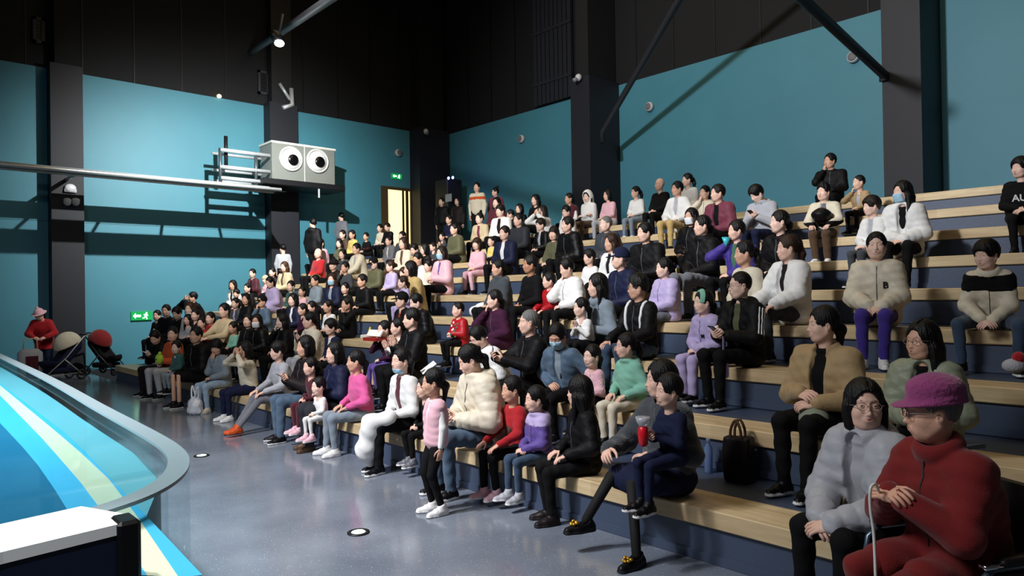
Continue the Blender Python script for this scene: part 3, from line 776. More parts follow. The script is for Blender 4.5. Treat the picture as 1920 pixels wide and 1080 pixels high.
# the wooden seat boards
def wood():
    m = mat('pale_bench_wood', hexc('c8a66e'), rough=.42, spec=.4)
    nt = m.node_tree; b = nt.nodes['Principled BSDF']; tc = nt.nodes.new('ShaderNodeTexCoord'); mp = nt.nodes.new('ShaderNodeMapping'); mp.inputs['Scale'].default_value = (9, 1.1, 9)
    n = nt.nodes.new('ShaderNodeTexNoise'); n.inputs['Scale'].default_value = 2.2; n.inputs['Detail'].default_value = 6
    br = nt.nodes.new('ShaderNodeTexBrick'); br.inputs['Scale'].default_value = 1; br.inputs['Brick Width'].default_value = .9; br.inputs['Row Height'].default_value = .045; br.inputs['Mortar Size'].default_value = .0
    br.inputs['Color1'].default_value = (*hexc('dcc79e'), 1); br.inputs['Color2'].default_value = (*hexc('ccb48c'), 1)
    mp2 = nt.nodes.new('ShaderNodeMapping'); mp2.inputs['Rotation'].default_value = (0, 0, PI/2)
    nt.links.new(tc.outputs['Object'], mp.inputs['Vector']); nt.links.new(tc.outputs['Object'], mp2.inputs['Vector']); nt.links.new(mp.outputs[0], n.inputs['Vector']); nt.links.new(mp2.outputs[0], br.inputs['Vector'])
    mx = nt.nodes.new('ShaderNodeMix'); mx.data_type = 'RGBA'; mx.blend_type = 'MULTIPLY'; mx.inputs[0].default_value = .6
    r = nt.nodes.new('ShaderNodeValToRGB'); r.color_ramp.elements[0].color = (.66, .60, .54, 1); r.color_ramp.elements[1].color = (1, 1, 1, 1); r.color_ramp.elements[0].position = .35; r.color_ramp.elements[1].position = .65
    nt.links.new(n.outputs['Fac'], r.inputs[0]); nt.links.new(br.outputs['Color'], mx.inputs[6]); nt.links.new(r.outputs[0], mx.inputs[7]); nt.links.new(mx.outputs[2], b.inputs['Base Color'])
    return m
WOOD = wood()
ordn = ['front', 'second', 'third', 'fourth', 'fifth', 'sixth', 'seventh', 'eighth', 'topmost']
for k in range(1, 10):
    y1 = 17.5 if k == 1 else 18.2 if k == 2 else 20.3
    mb = MB(); mb.box((tierX(k)-.012, -3.2, RISE*k-WD), (tierX(k)+.38, y1, RISE*k), bev=.008)
    o = mb.build('wooden_bench', WOOD); tag(o, f'long pale wooden bench board running along the {ordn[k-1]} row of the stand', 'bench', 'bench boards of the stepped stand')
# doorway in the far wall, lit corridor behind
dz0, dz1 = RISE*9-.012, 5.48
brown = mat('brown_door_frame', hexc('4a3a20'), rough=.5, noise=8)
mb = MB()
for a, b in ((13.10, 13.18), (14.28, 14.32)): mb.box((a, YW-.06, dz0), (b, YW-.002, dz1+.1))
mb.box((13.18, YW-.06, dz1), (14.28, YW-.002, dz1+.1)); fr = mb.build('door_1', brown); fr['kind'] = 'structure'
mb = MB(); mb.box((13.18, YW-.012, dz0), (14.28, YW-.003, dz1)); cor = mb.build('door_opening', mat('lit_corridor', hexc('f4e6a0'), rough=.8, emit=(hexc('ffe696'), 1.6)), fr)
mb = MB(); mb.box((13.18, YW-.055, dz0), (13.36, YW-.02, dz1)); mb.build('door_leaf', brown, fr)
mb = MB(); mb.box((13.95, YW-.055, dz0), (14.02, YW-.015, dz1)); mb.box((14.10, YW-.055, dz0), (14.20, YW-.015, dz1)); mb.build('door_post', mat('dark_door_edge', hexc('2a1c0e'), rough=.5), fr)

# ------------------------------------------------------------------ pool
pool = empty('show_pool', (0.9, 3., 0)); tag(pool, 'clear acrylic walled pool of bright turquoise water at left', 'pool')
def inpool(o): o.parent = pool; o.matrix_parent_inverse = Matrix.Translation((-.9, -3., 0)); return o
RZ = 1.2
rim = [(1.36, 17.5), (1.30, 14.), (1.2, 10.34), (1.12, 6.65), (1.04, 4.64), (1.0, 3.49), (.965, 3.05), (.90, 2.78), (.80, 2.57), (.66, 2.41), (.48, 2.31), (.2, 2.2), (-.3, 2.08), (-1.4, 1.92), (-3.5, 1.75)]
def smoothline(P, n=6):
    P = [np.array(p, float) for p in P]; out = []
    for i in range(len(P)-1):
        p0, p1, p2, p3 = P[max(i-1, 0)], P[i], P[i+1], P[min(i+2, len(P)-1)]
        for t in np.linspace(0, 1, n, endpoint=False): out.append(.5*((2*p1)+(-p0+p2)*t+(2*p0-5*p1+4*p2-p3)*t*t+(-p0+3*p1-3*p2+p3)*t**3))
    out.append(P[-1]); return np.array(out)
RL = smoothline(rim)
def offset(L, d):
    t = np.gradient(L, axis=0); t /= np.linalg.norm(t, axis=1)[:, None]; return L+np.stack([t[:, 1], -t[:, 0]], 1)*d   # +d = into the pool
def strip(mb, A, za, B, zb, m=0):
    n = len(A); mb.add([(*p, za) for p in A]+[(*p, zb) for p in B], [(i, i+1, n+i+1, n+i) for i in range(n-1)], m)
def ring(name, A, B, z0, z1, m):
    mb = MB(); strip(mb, A, z0, A, z1); strip(mb, A, z1, B, z1); strip(mb, B, z1, B, z0); strip(mb, B, z0, A, z0); return inpool(mb.build(name, m, None, True))
O0 = RL
I0 = offset(RL, .075)
if np.mean(np.hypot(*(I0-np.array([-2, 8.])).T)) > np.mean(np.hypot(*(O0-np.array([-2, 8.])).T)): SGN = -1
else: SGN = 1
I0 = offset(RL, .075*SGN)
def glassy(name, tint, gloss, rough=.03):
    m = bpy.data.materials.new(name); m.use_nodes = True; nt = m.node_tree; nt.nodes.remove(nt.nodes['Principled BSDF']); out = nt.nodes['Material Output']
    t = nt.nodes.new('ShaderNodeBsdfTransparent'); t.inputs[0].default_value = (*tint, 1); g = nt.nodes.new('ShaderNodeBsdfGlossy'); g.inputs['Roughness'].default_value = rough
    fz = nt.nodes.new('ShaderNodeFresnel'); ge = nt.nodes.new('ShaderNodeNewGeometry'); mr = nt.nodes.new('ShaderNodeMapRange')
    mr.inputs[3].default_value = 1.33; mr.inputs[4].default_value = 1/1.33; nt.links.new(ge.outputs['Backfacing'], mr.inputs[0]); nt.links.new(mr.outputs[0], fz.inputs[0]); mu = nt.nodes.new('ShaderNodeMath'); mu.operation = 'MULTIPLY'; mu.inputs[1].default_value = gloss
    mx = nt.nodes.new('ShaderNodeMixShader'); nt.links.new(fz.outputs[0], mu.inputs[0]); nt.links.new(mu.outputs[0], mx.inputs[0]); nt.links.new(t.outputs[0], mx.inputs[1]); nt.links.new(g.outputs[0], mx.inputs[2]); nt.links.new(mx.outputs[0], out.inputs[0])
    return m
acr = glassy('clear_acrylic', (.92, .96, .97), .12)
WZ = 1.165
ring('acrylic_wall', O0, I0, .5, RZ-.012, acr)
ring('acrylic_rim', O0, I0, RZ-.012, RZ, mat('polished_acrylic_edge', hexc('93a4aa'), rough=.3))
ring('plinth', offset(RL, -.12*SGN), offset(RL, .12*SGN), 0, .5, mat('dark_plinth', hexc('1c2c34'), rough=.4))
D1 = offset(RL, .10*SGN)
turq = lambda n, h: mat(n, hexc(h), rough=.5, noise=3, var=.08)
# painted bands of the basin, running nearly straight along the pool
def bandline(pix, z):
    P = [atZ(x, y, z)[:2] for x, y in pix]; d0 = P[0]-P[1]; d1 = P[-1]-P[-2]
    return np.array([P[0]+d0/np.linalg.norm(d0)*9, *P, P[-1]+d1/np.linalg.norm(d1)*.55])
ZB = 1.125
lb = bandline([(0, 718), (136, 822), (215, 904), (285, 978)], ZB); cr = bandline([(8, 729), (140, 838), (219, 912), (264, 978)], ZB)
cl = bandline([(0, 741), (83, 826), (169, 925), (206, 978)], ZB); dl = bandline([(0, 793), (62, 859), (116, 937), (140, 978)], ZB-.02)
def bstrip(name, A, za, B, zb, m):
    n = 24; t = np.linspace(0, 1, n)
    def rs(L): s_ = np.concatenate([[0], np.cumsum(np.linalg.norm(np.diff(L, axis=0), axis=1))]); s_ /= s_[-1]; return np.stack([np.interp(t, s_, L[:, i]) for i in (0, 1)], 1)
    mb = MB(); strip(mb, rs(A), za, rs(B), zb); return inpool(mb.build(name, m))
bstrip('basin_slope', lb, ZB, cr, ZB, turq('sky_blue_liner', '3fb4e2')); bstrip('basin_ledge', cr, ZB, cl, ZB, turq('cream_ledge', 'd3dcc0')); bstrip('basin_slope', cl, ZB, dl, ZB-.02, turq('sky_blue_liner', '3fb4e2'))
bstrip('basin_floor', dl, ZB-.02, dl+np.array([-7., -.5]), ZB-.05, turq('deep_teal_liner', '0a6f98'))
D1f = D1[:int(len(D1)*.72)]
bstrip('basin_shelf', D1f, ZB-.008, lb, ZB-.004, turq('turquoise_liner', '68b2c2'))
mb = MB(); strip(mb, D1, ZB-.008, D1, .5); inpool(mb.build('basin_side', turq('pale_side_liner', '8fb4bf')))
def oncurve(L, x, y):
    d = ray(x, y); best = None
    for i in range(len(L)-1):
        a, b_ = L[i], L[i+1]; M_ = np.array([[d[0], a[0]-b_[0]], [d[1], a[1]-b_[1]]])
        if abs(np.linalg.det(M_)) < 1e-9: continue
        t, q = np.linalg.solve(M_, a)
        if 0 <= q <= 1 and t > 0 and (best is None or t < best): best = t
    return None if best is None else CAM+d*best
def wallpatch(name, Lp, Rp, m):
    DO = offset(RL, .094*SGN); V = []; n, k_ = 9, 5
    for i in range(n):
        for j in range(k_):
            t = i/(n-1); a = np.array(Lp[0])*(1-t)+np.array(Lp[1])*t; b_ = np.array(Rp[0])*(1-t)+np.array(Rp[1])*t; q = a+(b_-a)*j/(k_-1); p = oncurve(DO, *q)
            if p is None: return
            V.append(p)
    mb = MB(); mb.add(V, [(i*k_+j, i*k_+j+1, (i+1)*k_+j+1, (i+1)*k_+j) for i in range(n-1) for j in range(k_-1)]); inpool(mb.build(name, m, None, True))
wallpatch('wall_stripe', ((226, 990), (282, 1076)), ((262, 980), (324, 1076)), turq('cream_ledge', 'd3dcc0')); wallpatch('wall_stripe', ((262, 980), (324, 1076)), ((280, 976), (338, 1060)), turq('sky_blue_liner', '3fb4e2'))
mb = MB(); LI = I0
mb.add([(*p, WZ) for p in LI]+[(-8, p[1], WZ) for p in LI], [(i, i+1, len(LI)+i+1, len(LI)+i) for i in range(len(LI)-1)])
wm = glassy('pool_water', (.84, .97, .98), .5, .03)
nt = wm.node_tree; gl = next(n for n in nt.nodes if n.type == 'BSDF_GLOSSY'); bp = nt.nodes.new('ShaderNodeBump'); nz = nt.nodes.new('ShaderNodeTexNoise'); nz.inputs['Scale'].default_value = 2.5; bp.inputs['Strength'].default_value = .12; bp.inputs['Distance'].default_value = .05
nt.links.new(nz.outputs['Fac'], bp.inputs['Height']); nt.links.new(bp.outputs[0], gl.inputs['Normal'])
inpool(mb.build('water', wm))
# white topped navy box near the camera
bx = empty('presenter_podium', (.25, 1.6, 0)); tag(bx, 'dark navy box with a bright white top and black corner edge', 'podium')
A = [np.array(p) for p in ((.40, 2.04, 1.3), (.47, 1.87, 1.3), (.44, 1.815, 1.3), (.21, 1.79, 1.3), (.12, 1.77, 1.3), (.12, 2.0, 1.3))]
def pod(name, poly, d, m):
    mb = MB(); mb.prism(poly, d); o = mb.build(name, m, bx); o.matrix_parent_inverse = Matrix.Translation((-.25, -1.6, 0)); return o
pod('top_board', A, (0, 0, -.025), mat('white_laminate', hexc('eef2f4'), rough=.4))
low = [p*np.array([1, 1, 0])+np.array([0, 0, 0.0]) for p in A]
pod('body', [p*.985+np.array([.004, .03, 0]) for p in low], (0, 0, 1.274), mat('navy_panel', hexc('0c1830'), rough=.45))
mb = MB(); mb.box((.425, 1.80, .0), (.475, 1.885, 1.305), bev=.008); o = mb.build('corner_post', mat('black_edge', hexc('08080a'), rough=.35), bx); o.matrix_parent_inverse = Matrix.Translation((-.25, -1.6, 0))

# ------------------------------------------------------------------ the carriage with the big eyes and its track
chrome = mat('white_steel_tube', hexc('c9cdd0'), rough=.3, metal=.5); greyp = mat('grey_sheet_metal', hexc('71746f'), rough=.5, noise=3); blk = mat('black_metal', hexc('0e0f12'), rough=.45)
def put(e, o): o.parent = e; o.matrix_parent_inverse = e.matrix_world.inverted() if False else Matrix.Translation(-Vector(e.location)); return o
car = empty('overhead_carriage', (9.5, 19.6, 4.9)); tag(car, 'grey box carriage with two big googly eyes hung on the wall track', 'carriage')
mb = MB(); mb.box((8.55, 19.2, 5.16), (10.52, 20.05, 6.24), bev=.02); put(car, mb.build('body', greyp))
mb = MB(); mb.box((8.53, 19.185, 6.20), (10.54, 20.06, 6.26)); mb.box((9.52, 19.188, 5.18), (9.54, 19.2, 6.2)); put(car, mb.build('trim_seam', mat('pale_edge', hexc('c2c4bc'), rough=.5)))
for px, py in ((545, 298), (595, 302)):
    c = atY(px, py, 19.2); M = Matrix.Rotation(PI/2, 3, 'X')
    mb = MB(); mb.lathe([(.36, 0), (.36, .04), (.31, .07), (.30, .02), (.001, .02)], c, 32, 0, M); e = put(car, mb.build('eye_ring', mat('white_ring', hexc('b8b8b6'), rough=.4), None, True))
    mb = MB(); mb.ball((c[0], 19.17, c[2]), (.29, .09, .29), nu=24, nv=14); w = mb.build('eyeball', mat('eyeball_white', hexc('c4c4c4'), rough=.3), None, True); w.parent = e
    mb = MB(); mb.ball((c[0]+.03, 19.085, c[2]-.04), (.16, .05, .16), nu=22, nv=12); p = mb.build('pupil', mat('pupil_black', hexc('060608'), rough=.2), None, True); p.parent = e
mb = MB(); mb.box((8.2, 19.0, 4.98), (10.75, 20.1, 5.15), bev=.02); mb.box((8.3, 19.3, 4.84), (9.0, 19.9, 4.98)); put(car, mb.build('platform', blk))
mb = MB(); mb.tube([(9.9, 19.05, 5.0), (9.9, 19.05, 4.72)], .03); put(car, mb.build('drop_rod', chrome))
for z in (5.82, 5.36, 5.06):
    mb = MB(); mb.tube([(7.12, 19.25, z), (8.5, 19.25, z)], .055); mb.tube([(7.12, 19.85, z), (8.5, 19.85, z)], .04); put(car, mb.build('guard_rail', chrome, None, True))
for x in (7.12, 8.1):
    mb = MB(); mb.tube([(x, 19.25, 4.85), (x, 19.25, 5.86 if x > 8 else 5.86)], .045); put(car, mb.build('guard_post', mat('dark_steel_tube', hexc('50565a'), rough=.4, metal=.6), None, True))
mb = MB(); mb.tube([(7.35, 19.45, 5.4), (7.35, 19.45, 6.25)], .05); put(car, mb.build('antenna_post', blk, None, True))
tr = empty('wall_track', (4, 19.3, 4.8)); tag(tr, 'long steel tube track running along the teal wall to the eyed carriage', 'rail')
for y0, y1, z in ((18.85, 19.32, 4.84), (18.1, 18.58, 4.70)):
    for y in (y0, y1): mb = MB(); mb.tube([(-6, y, z), (2.0, y, z), (8.3, y, z)], .045, 12); put(tr, mb.build('track_tube', chrome, None, True))
    mb = MB(); mb.box((-6, y0, z-.012), (8.3, y1, z+.012)); put(tr, mb.build('track_shadow_board', mat('grey_grating', hexc('7c8084'), rough=.4, metal=.4)))  # flat boards added between the tubes to cast wide shadow bands on the wall
for x in np.arange(-.4, 8.2, 1.1): mb = MB(); mb.tube([(x, 18.12, 4.68), (x+.02, 18.9, 4.80)], .03, 8); put(tr, mb.build('cross_tie', chrome, None, True))
for x in (-4.5, 0., 3.75): 
    mb = MB(); mb.tube([(x, 19.3, 4.82), (x, YW-.45 if x == 3.75 else YW, 4.82)], .045, 8); put(tr, mb.build('wall_bracket', chrome, None, True))
# ------------------------------------------------------------------ fittings high up
def thing(name, label, cat, mb, m, group=None, smooth=False):
    return tag(mb.build(name, m, None, smooth), label, cat, group)
lampc = atD(523, 76, 15.)
la = empty('ceiling_spotlight', lampc); tag(la, 'small glaring white spotlight high on the dark wall', 'light')
mb = MB(); M = look_mtx((-.1, -.75, -.6)); mb.lathe([(.10, -.06), (.12, .0), (.12, .16), (.06, .24)], lampc, 16, 0, look_mtx((.1, .0, .1)) @ Matrix.Identity(3)); put(la, mb.build('housing', blk, None, True))
mb = MB(); mb.ball(lampc+np.array([-.02, -.06, -.08]), (.10, .10, .07)); put(la, mb.build('lens', mat('lamp_glow', (1, 1, 1), emit=((1, .98, .95), 30)), None, True))
p2 = atY(470, 99, 20.7); p1 = atD(628, -8, 12.2); p0 = p1+(p1-p2)*.6
greyst = mat('grey_painted_steel', hexc('5a5c60'), rough=.5)
mb = MB(); mb.tube([p0, p1, p2], .085, 10); thing('roof_brace', 'grey diagonal steel brace behind the glaring spotlight', 'brace', mb, greyst, 'diagonal roof braces', True)
# spotlight hanger onto the brace
mb = MB(); mb.tube([lampc+np.array([0, 0, .1]), lampc+np.array([0.05, -.1, .55])], .025, 8); put(la, mb.build('hanger', greyst, None, True))
darkst = mat('dark_painted_steel', hexc('23252b'), rough=.5)
q2 = atX(1130, 246, 14.4); q1 = atD(1278, -8, 14.5); mb = MB(); mb.tube([q1+(q1-q2)*.5, q1, q2, q2-np.array([0, 0, .32])], .075, 10); thing('roof_brace', 'dark diagonal steel brace beside the middle wall column', 'brace', mb, darkst, 'diagonal roof braces', True)
q2 = atX(1657, 140, 14.5); q1 = atD(1500, -6, 11.0); mb = MB(); mb.tube([q1+(q1-q2)*.5, q1, q2, q2-np.array([0, 0, .12])], .085, 10); thing('roof_brace', 'dark diagonal steel brace meeting the wide right column', 'brace', mb, darkst, 'diagonal roof braces', True)
# bent bracket by the second column
a = atY(545, 188, YW-.4); mb = MB(); mb.tube([a+np.array([-.35, 0, .45]), a+np.array([-.05, -.05, 0])], .05, 8); mb.tube([a+np.array([0, -.05, .35]), a+np.array([.02, -.05, -.15]), a+np.array([-.3, -.1, -.3])], .07, 8); thing('pipe_bracket', 'bent silver pipe bracket above the eyed carriage', 'bracket', mb, chrome, None, True)
# exit signs
grn = mat('exit_sign_green', hexc('0c7a3c'), rough=.4, emit=(hexc('0fae50'), .5)); wht = mat('exit_sign_white', hexc('e0fff0'), emit=(hexc('d6ffe6'), 3.5))
def exitsign(px, py, w, h, label, flip=1):
    c = atY(px, py, YW); e = empty('exit_sign', (c[0], YW-.05, c[2])); tag(e, label, 'sign', 'green exit signs')
    mb = MB(); mb.box((c[0]-w/2, YW-.06, c[2]-h/2), (c[0]+w/2, YW-.002, c[2]+h/2), bev=.006); put(e, mb.build('panel', grn))
    mb = MB(); y = -.012
    X = c[0]-w*.22; Z = c[2]; pts = [(X-w*.2, Z), (X-w*.08, Z+h*.3), (X-w*.08, Z+h*.12), (X+w*.16, Z+h*.12), (X+w*.16, Z-h*.12), (X-w*.08, Z-h*.12), (X-w*.08, Z-h*.3)]
    mb.prism([(p[0], YW-.062, p[1]) for p in pts], (0, -.004, 0)); put(e, mb.build('arrow', wht))
    mb = MB(); X = c[0]+w*.18
    mb.ball((X+h*.08, YW-.064, Z+h*.3), (h*.09, .004, h*.09)); mb.tube([(X+h*.04, YW-.064, Z+h*.2), (X-h*.06, YW-.064, Z-h*.08)], h*.08, 6)
    for s_ in (((X-h*.06, Z-h*.08), (X+h*.1, Z-h*.2), (X+h*.1, Z-h*.4)), ((X-h*.06, Z-h*.08), (X-h*.16, Z-h*.25), (X-h*.34, Z-h*.25)), ((X+h*.03, Z+h*.16), (X+h*.22, Z+h*.02)), ((X+h*.03, Z+h*.16), (X-h*.2, Z+h*.1))): mb.tube([(p[0], YW-.064, p[1]) for p in s_], h*.05, 6)
    put(e, mb.build('running_figure', wht))
exitsign(265, 592, .52, .24, 'green exit sign low on the teal wall left of the crowd'); exitsign(743, 331, .42, .18, 'green exit sign over the lit doorway')
# emergency lamp on the first column
c = atY(133, 366, YW-.45); e = empty('emergency_lamp', (c[0], YW-.5, c[2])); tag(e, 'white twin headed emergency lamp on the leftmost dark column', 'lamp')
wpl = mat('white_plastic', hexc('c8cacc'), rough=.4)
mb = MB(); t = atY(132, 353, YW-.5); mb.ball(t, (.13, .07, .11)); mb.box((t[0]-.13, YW-.52, t[2]-.1), (t[0]+.13, YW-.45, t[2]-.02)); put(e, mb.build('dome', wpl, None, True))
for px in (126, 142):
    t = atY(px, 381, YW-.55); mb = MB(); mb.lathe([(.05, -.05), (.085, 0), (.085, .1), (.03, .13)], t, 14, 0, Matrix.Rotation(.5, 3, 'X')); put(e, mb.build('lamp_head', wpl, None, True))
# small wall speakers / cameras
for (px, py), w, lab, nm, cat in (((1220, 201), 'R', 'small round white wall speaker left of centre on the right hand wall', 'wall_speaker', 'speaker'), ((1602, 108), 'R', 'small round white wall speaker under the far right brace', 'wall_speaker', 'speaker'),
        ((980, 261), 'R', 'small round white wall speaker left of the middle wall column', 'wall_speaker', 'speaker'), ((745, 287), 'F', 'small round white wall speaker above the exit doorway sign', 'wall_speaker', 'speaker')):
    c = atX(px, py, XW) if w == 'R' else atY(px, py, YW); M = look_mtx((-1, 0, 0)) if w == 'R' else look_mtx((0, -1, 0)); M = M @ Matrix.Rotation(PI/2, 3, 'Y')
    e = empty(nm, c); tag(e, lab, cat, 'wall speakers')
    mb = MB(); mb.lathe([(.09, .002), (.125, .02), (.125, .10), (.10, .13)], c, 18, 0, M); put(e, mb.build('shell', wpl, None, True))
    mb = MB(); mb.lathe([(.095, .131), (.08, .145), (.02, .135)], c, 18, 0, M); put(e, mb.build('grille', mat('speaker_grille', hexc('6a6c70'), rough=.6), None, True))
for px, py, pl, lab in ((1087, 146, 'X', 'white security camera on the middle wall column'), (797, 247, 'Y', 'white security camera on the corner column')):
    c = atX(px, py, 14.4) if pl == 'X' else atY(px, py, YW-.62); e = empty('wall_mounted_camera', c); tag(e, lab, 'camera', 'security cameras')
    d = np.array([-1, 0, 0.]) if pl == 'X' else np.array([0, -1, 0.])
    mb = MB(); mb.ball(c+d*.05, (.09, .09, .10)); put(e, mb.build('dome', wpl, None, True))
    mb = MB(); mb.tube([c+d*.05+np.array([0, 0, -.02]), c+d*.2+np.array([0, .05, -.1])], [.05, .06], 10); put(e, mb.build('barrel', mat('grey_plastic', hexc('7a7c80'), rough=.4), None, True))
c = atY(411, 182, YW-.05); mb = MB(); mb.lathe([(.03, -.02), (.06, 0), (.06, .05), (.02, .08)], c, 12); o = thing('cornice_lamp', 'tiny lit lamp at the top edge of the teal wall', 'light', mb, mat('warm_glow', hexc('ffd9a0'), emit=(hexc('ffd9a0'), 4)), None, True)
# louvre vents and grille on the dark upper walls
def vent(px0, py0, px1, py1, lab):
    a = atY(px0, py1, YW+.02); b = atY(px1, py0, YW+.02); e = empty('wall_vent', (a[0], YW, a[2])); tag(e, lab, 'vent', 'vents on the dark upper wall')
    mb = MB(); t = .07
    for lo, hi in (((a[0], a[2]), (b[0], a[2]+t)), ((a[0], b[2]-t), (b[0], b[2])), ((a[0], a[2]), (a[0]+t, b[2])), ((b[0]-t, a[2]), (b[0], b[2]))): mb.box((lo[0], YW-.05, lo[1]), (hi[0], YW+.03, hi[1]))
    put(e, mb.build('frame', mat('vent_frame', hexc('2a2b30'), rough=.6)))
    n = 9
    mb = MB()
    for i in range(n): z = a[2]+t+(b[2]-a[2]-2*t)*(i+.2)/n; mb.box((a[0]+t, YW-.02, z), (b[0]-t, YW+.03, z+.04))
    put(e, mb.build('louvre', blk))
vent(483, 136, 503, 176, 'small louvred vent on the dark wall beside the spotlight column'); vent(61, 36, 83, 80, 'small louvred vent on the dark wall at far upper left')
ya, yb = atX(1008, 100, XW)[1], atX(1072, 100, XW)[1]
e = empty('wall_grille', (XW, (ya+yb)/2, 9)); tag(e, 'tall black barred grille on the dark wall left of the middle column', 'grille')
n = 9
for i in range(n):
    y = yb+(ya-yb)*i/(n-1); mb = MB(); mb.box((XW-.12, y-.07, ZT+.05), (XW-.02, y+.07, 12.5)); put(e, mb.build('upright_bar', darkst))
for z in (8.3, 9.9, 11.5): mb = MB(); mb.box((XW-.15, yb-.1, z), (XW-.10, ya+.1, z+.09)); put(e, mb.build('cross_bar', darkst))
# loudspeaker tower with blue lights in the corner
t = atX(842, 340, 14.9); e = empty('loudspeaker', (14.9, t[1], 3.24)); tag(e, 'tall black loudspeaker with blue indicator lights in the back corner', 'speaker')
mb = MB(); mb.box((14.55, t[1]-.35, 3.24), (15.2, t[1]+.35, 5.75), bev=.03); put(e, mb.build('cabinet', mat('black_cabinet', hexc('15161c'), rough=.6)))
for px, py in ((841, 334), (849, 333)):
    c = atX(px, py, 14.52); mb = MB(); mb.ball(c, (.03, .05, .05)); put(e, mb.build('indicator_light', mat('blue_led', hexc('5060ff'), emit=(hexc('6a78ff'), 14)), None, True))
c = atX(841, 371, 14.54); mb = MB(); mb.box((14.535, c[1]-.17, c[2]-.13), (14.549, c[1]+.17, c[2]+.13)); put(e, mb.build('notice_sheet', mat('pale_paper', hexc('9aa0aa'), rough=.7)))
# recessed floor lamps
for px, py, lab in ((672, 999, 'round recessed floor lamp glowing green white on the near open floor'), (378, 855, 'round recessed floor lamp beside the pool corner, farther back')):
    c = atZ(px, py, 0); e = empty('floor_lamp', (c[0], c[1], 0)); tag(e, lab, 'light', 'recessed floor lamps')
    mb = MB(); mb.lathe([(.085, .0005), (.085, .008), (.055, .010), (.055, .004), (.001, .004)], (c[0], c[1], 0), 24); put(e, mb.build('bezel', blk, None, True))
    mb = MB(); mb.lathe([(.054, .0045), (.05, .009), (.001, .0095)], (c[0], c[1], 0), 24); put(e, mb.build('lens', mat('floor_lamp_glow', hexc('e8ffe8'), emit=(hexc('dcffdc'), 5)), None, True))

# ------------------------------------------------------------------ lights, world, camera
def spot(name, loc, tgt, power, size, rad, col=(1, 1, 1), blend=.5):
    l = bpy.data.lights.new(name, 'SPOT'); l.energy = power; l.spot_size = math.radians(size); l.shadow_soft_size = rad; l.color = col; l.spot_blend = blend
    o = bpy.data.objects.new(name, l); C.objects.link(o); o.location = loc; o.rotation_euler = (Vector(tgt)-Vector(loc)).to_track_quat('-Z', 'Y').to_euler(); return o
def area(name, loc, tgt, power, size, col=(1, 1, 1), sy=None):
    l = bpy.data.lights.new(name, 'AREA'); l.energy = power; l.size = size; l.color = col
    if sy: l.shape = 'RECTANGLE'; l.size_y = sy
    o = bpy.data.objects.new(name, l); C.objects.link(o); o.location = loc; o.rotation_euler = (Vector(tgt)-Vector(loc)).to_track_quat('-Z', 'Y').to_euler(); return o
# ------------------------------------------------------------------ the audience
FOCUS = np.array([-1.5, 10.5])
def P(label, x, y, hair='short', top='jk:bk', pants='bk', c=0, k=None, **kw):
    dx = kw.get('dX', 0)
    if k is None:
        best = min(range(1, 10), key=lambda n: abs(atX(x, y, tierX(n)+.12+dx)[2]-RISE*n-(.54 if c else .72)))
        k = best
    q = atX(x, y, tierX(k)+.12+dx) if k else None
    if q is not None:
        ang = math.degrees(math.atan2(FOCUS[1]-q[1], FOCUS[0]-q[0])) % 360; cdir = math.degrees(math.atan2(-q[1], -q[0])) % 360
        if kw.get('v') is None: kw['v'] = cdir-ang+rng.uniform(-14, 14)
        kw.setdefault('bf', 180+.35*(cdir-kw['v']-180)+rng.uniform(-6, 6))
    kw.setdefault('lean', rng.uniform(4, 15))
    if c and 'kind' not in kw: kw['kind'] = 'c'
    kw.setdefault('skin', rng.choice('lllkm'))
    return person(label, x, y, k, hair=hair, top=top, pants=pants, **kw)
SLIM.update({'woman with long black hair, blue mask': (0.92, 0.94), 'boy in white shirt and grey': (0.9, 0.9), 'girl in lilac padded jacket and trousers': (0.9, 0.9), 'man in glasses and black track': (0.95, 0.95), 'man in black sweatshirt': (0.9, 0.88), 'boy in bright red': (0.9, 0.88), 'woman in white top with purple': (0.9, 0.88), 'woman in white puffer jacket with brown': (0.95, 0.94), 'tiny girl': (0.9, 0.9), 'child in black mostly': (0.85, 0.85), 'child in speckled': (0.85, 0.85), 'woman in white jacket over black': (0.88, 0.88), 'young man in glasses': (0.92, 0.9), 'woman in grey cardigan': (0.92, 0.9), 'woman in black jacket with a pale': (0.9, 0.9), 'boy in purple and green': (0.9, 0.88), 'girl in red sweater': (0.86, 0.86), 'girl in purple jacket': (0.9, 0.9), 'woman in long white puffer': (0.95, 0.92), 'person in black bending': (0.9, 0.88), 'woman in orange': (0.9, 0.88), 'child in olive': (0.82, 0.82), 'man in glossy black': (0.92, 0.9), 'child in spotted': (0.85, 0.85), 'man in black jacket silhouetted': (0.92, 0.9), 'man in white shirt and khaki': (0.92, 0.92), 'woman in cream jacket raising': (0.88, 0.88), 'person in tan sherpa': (0.88, 0.88), 'woman turned away': (0.88, 0.88), 'woman with long brown hair and cream': (0.92, 0.9), 'woman in pale pink puffer': (0.94, 0.94), 'man in black clapping': (0.92, 0.9), 'girl in white blouse': (0.85, 0.85), 'small girl in purple': (0.85, 0.85), 'man in grey denim': (0.95, 0.93), 'bald man in black jacket': (0.95, 0.92), 'woman in brown against': (0.88, 0.88), 'woman in pale yellow': (0.88, 0.88), 'pink faced': (0.88, 0.88), 'child in plum': (0.88, 0.88)})
def prop(name, label, cat, mb, m, smooth=True, group=None, loc=None):
    return tag(mb.build(name, m, None, smooth), label, cat, group)
phone_n = 0
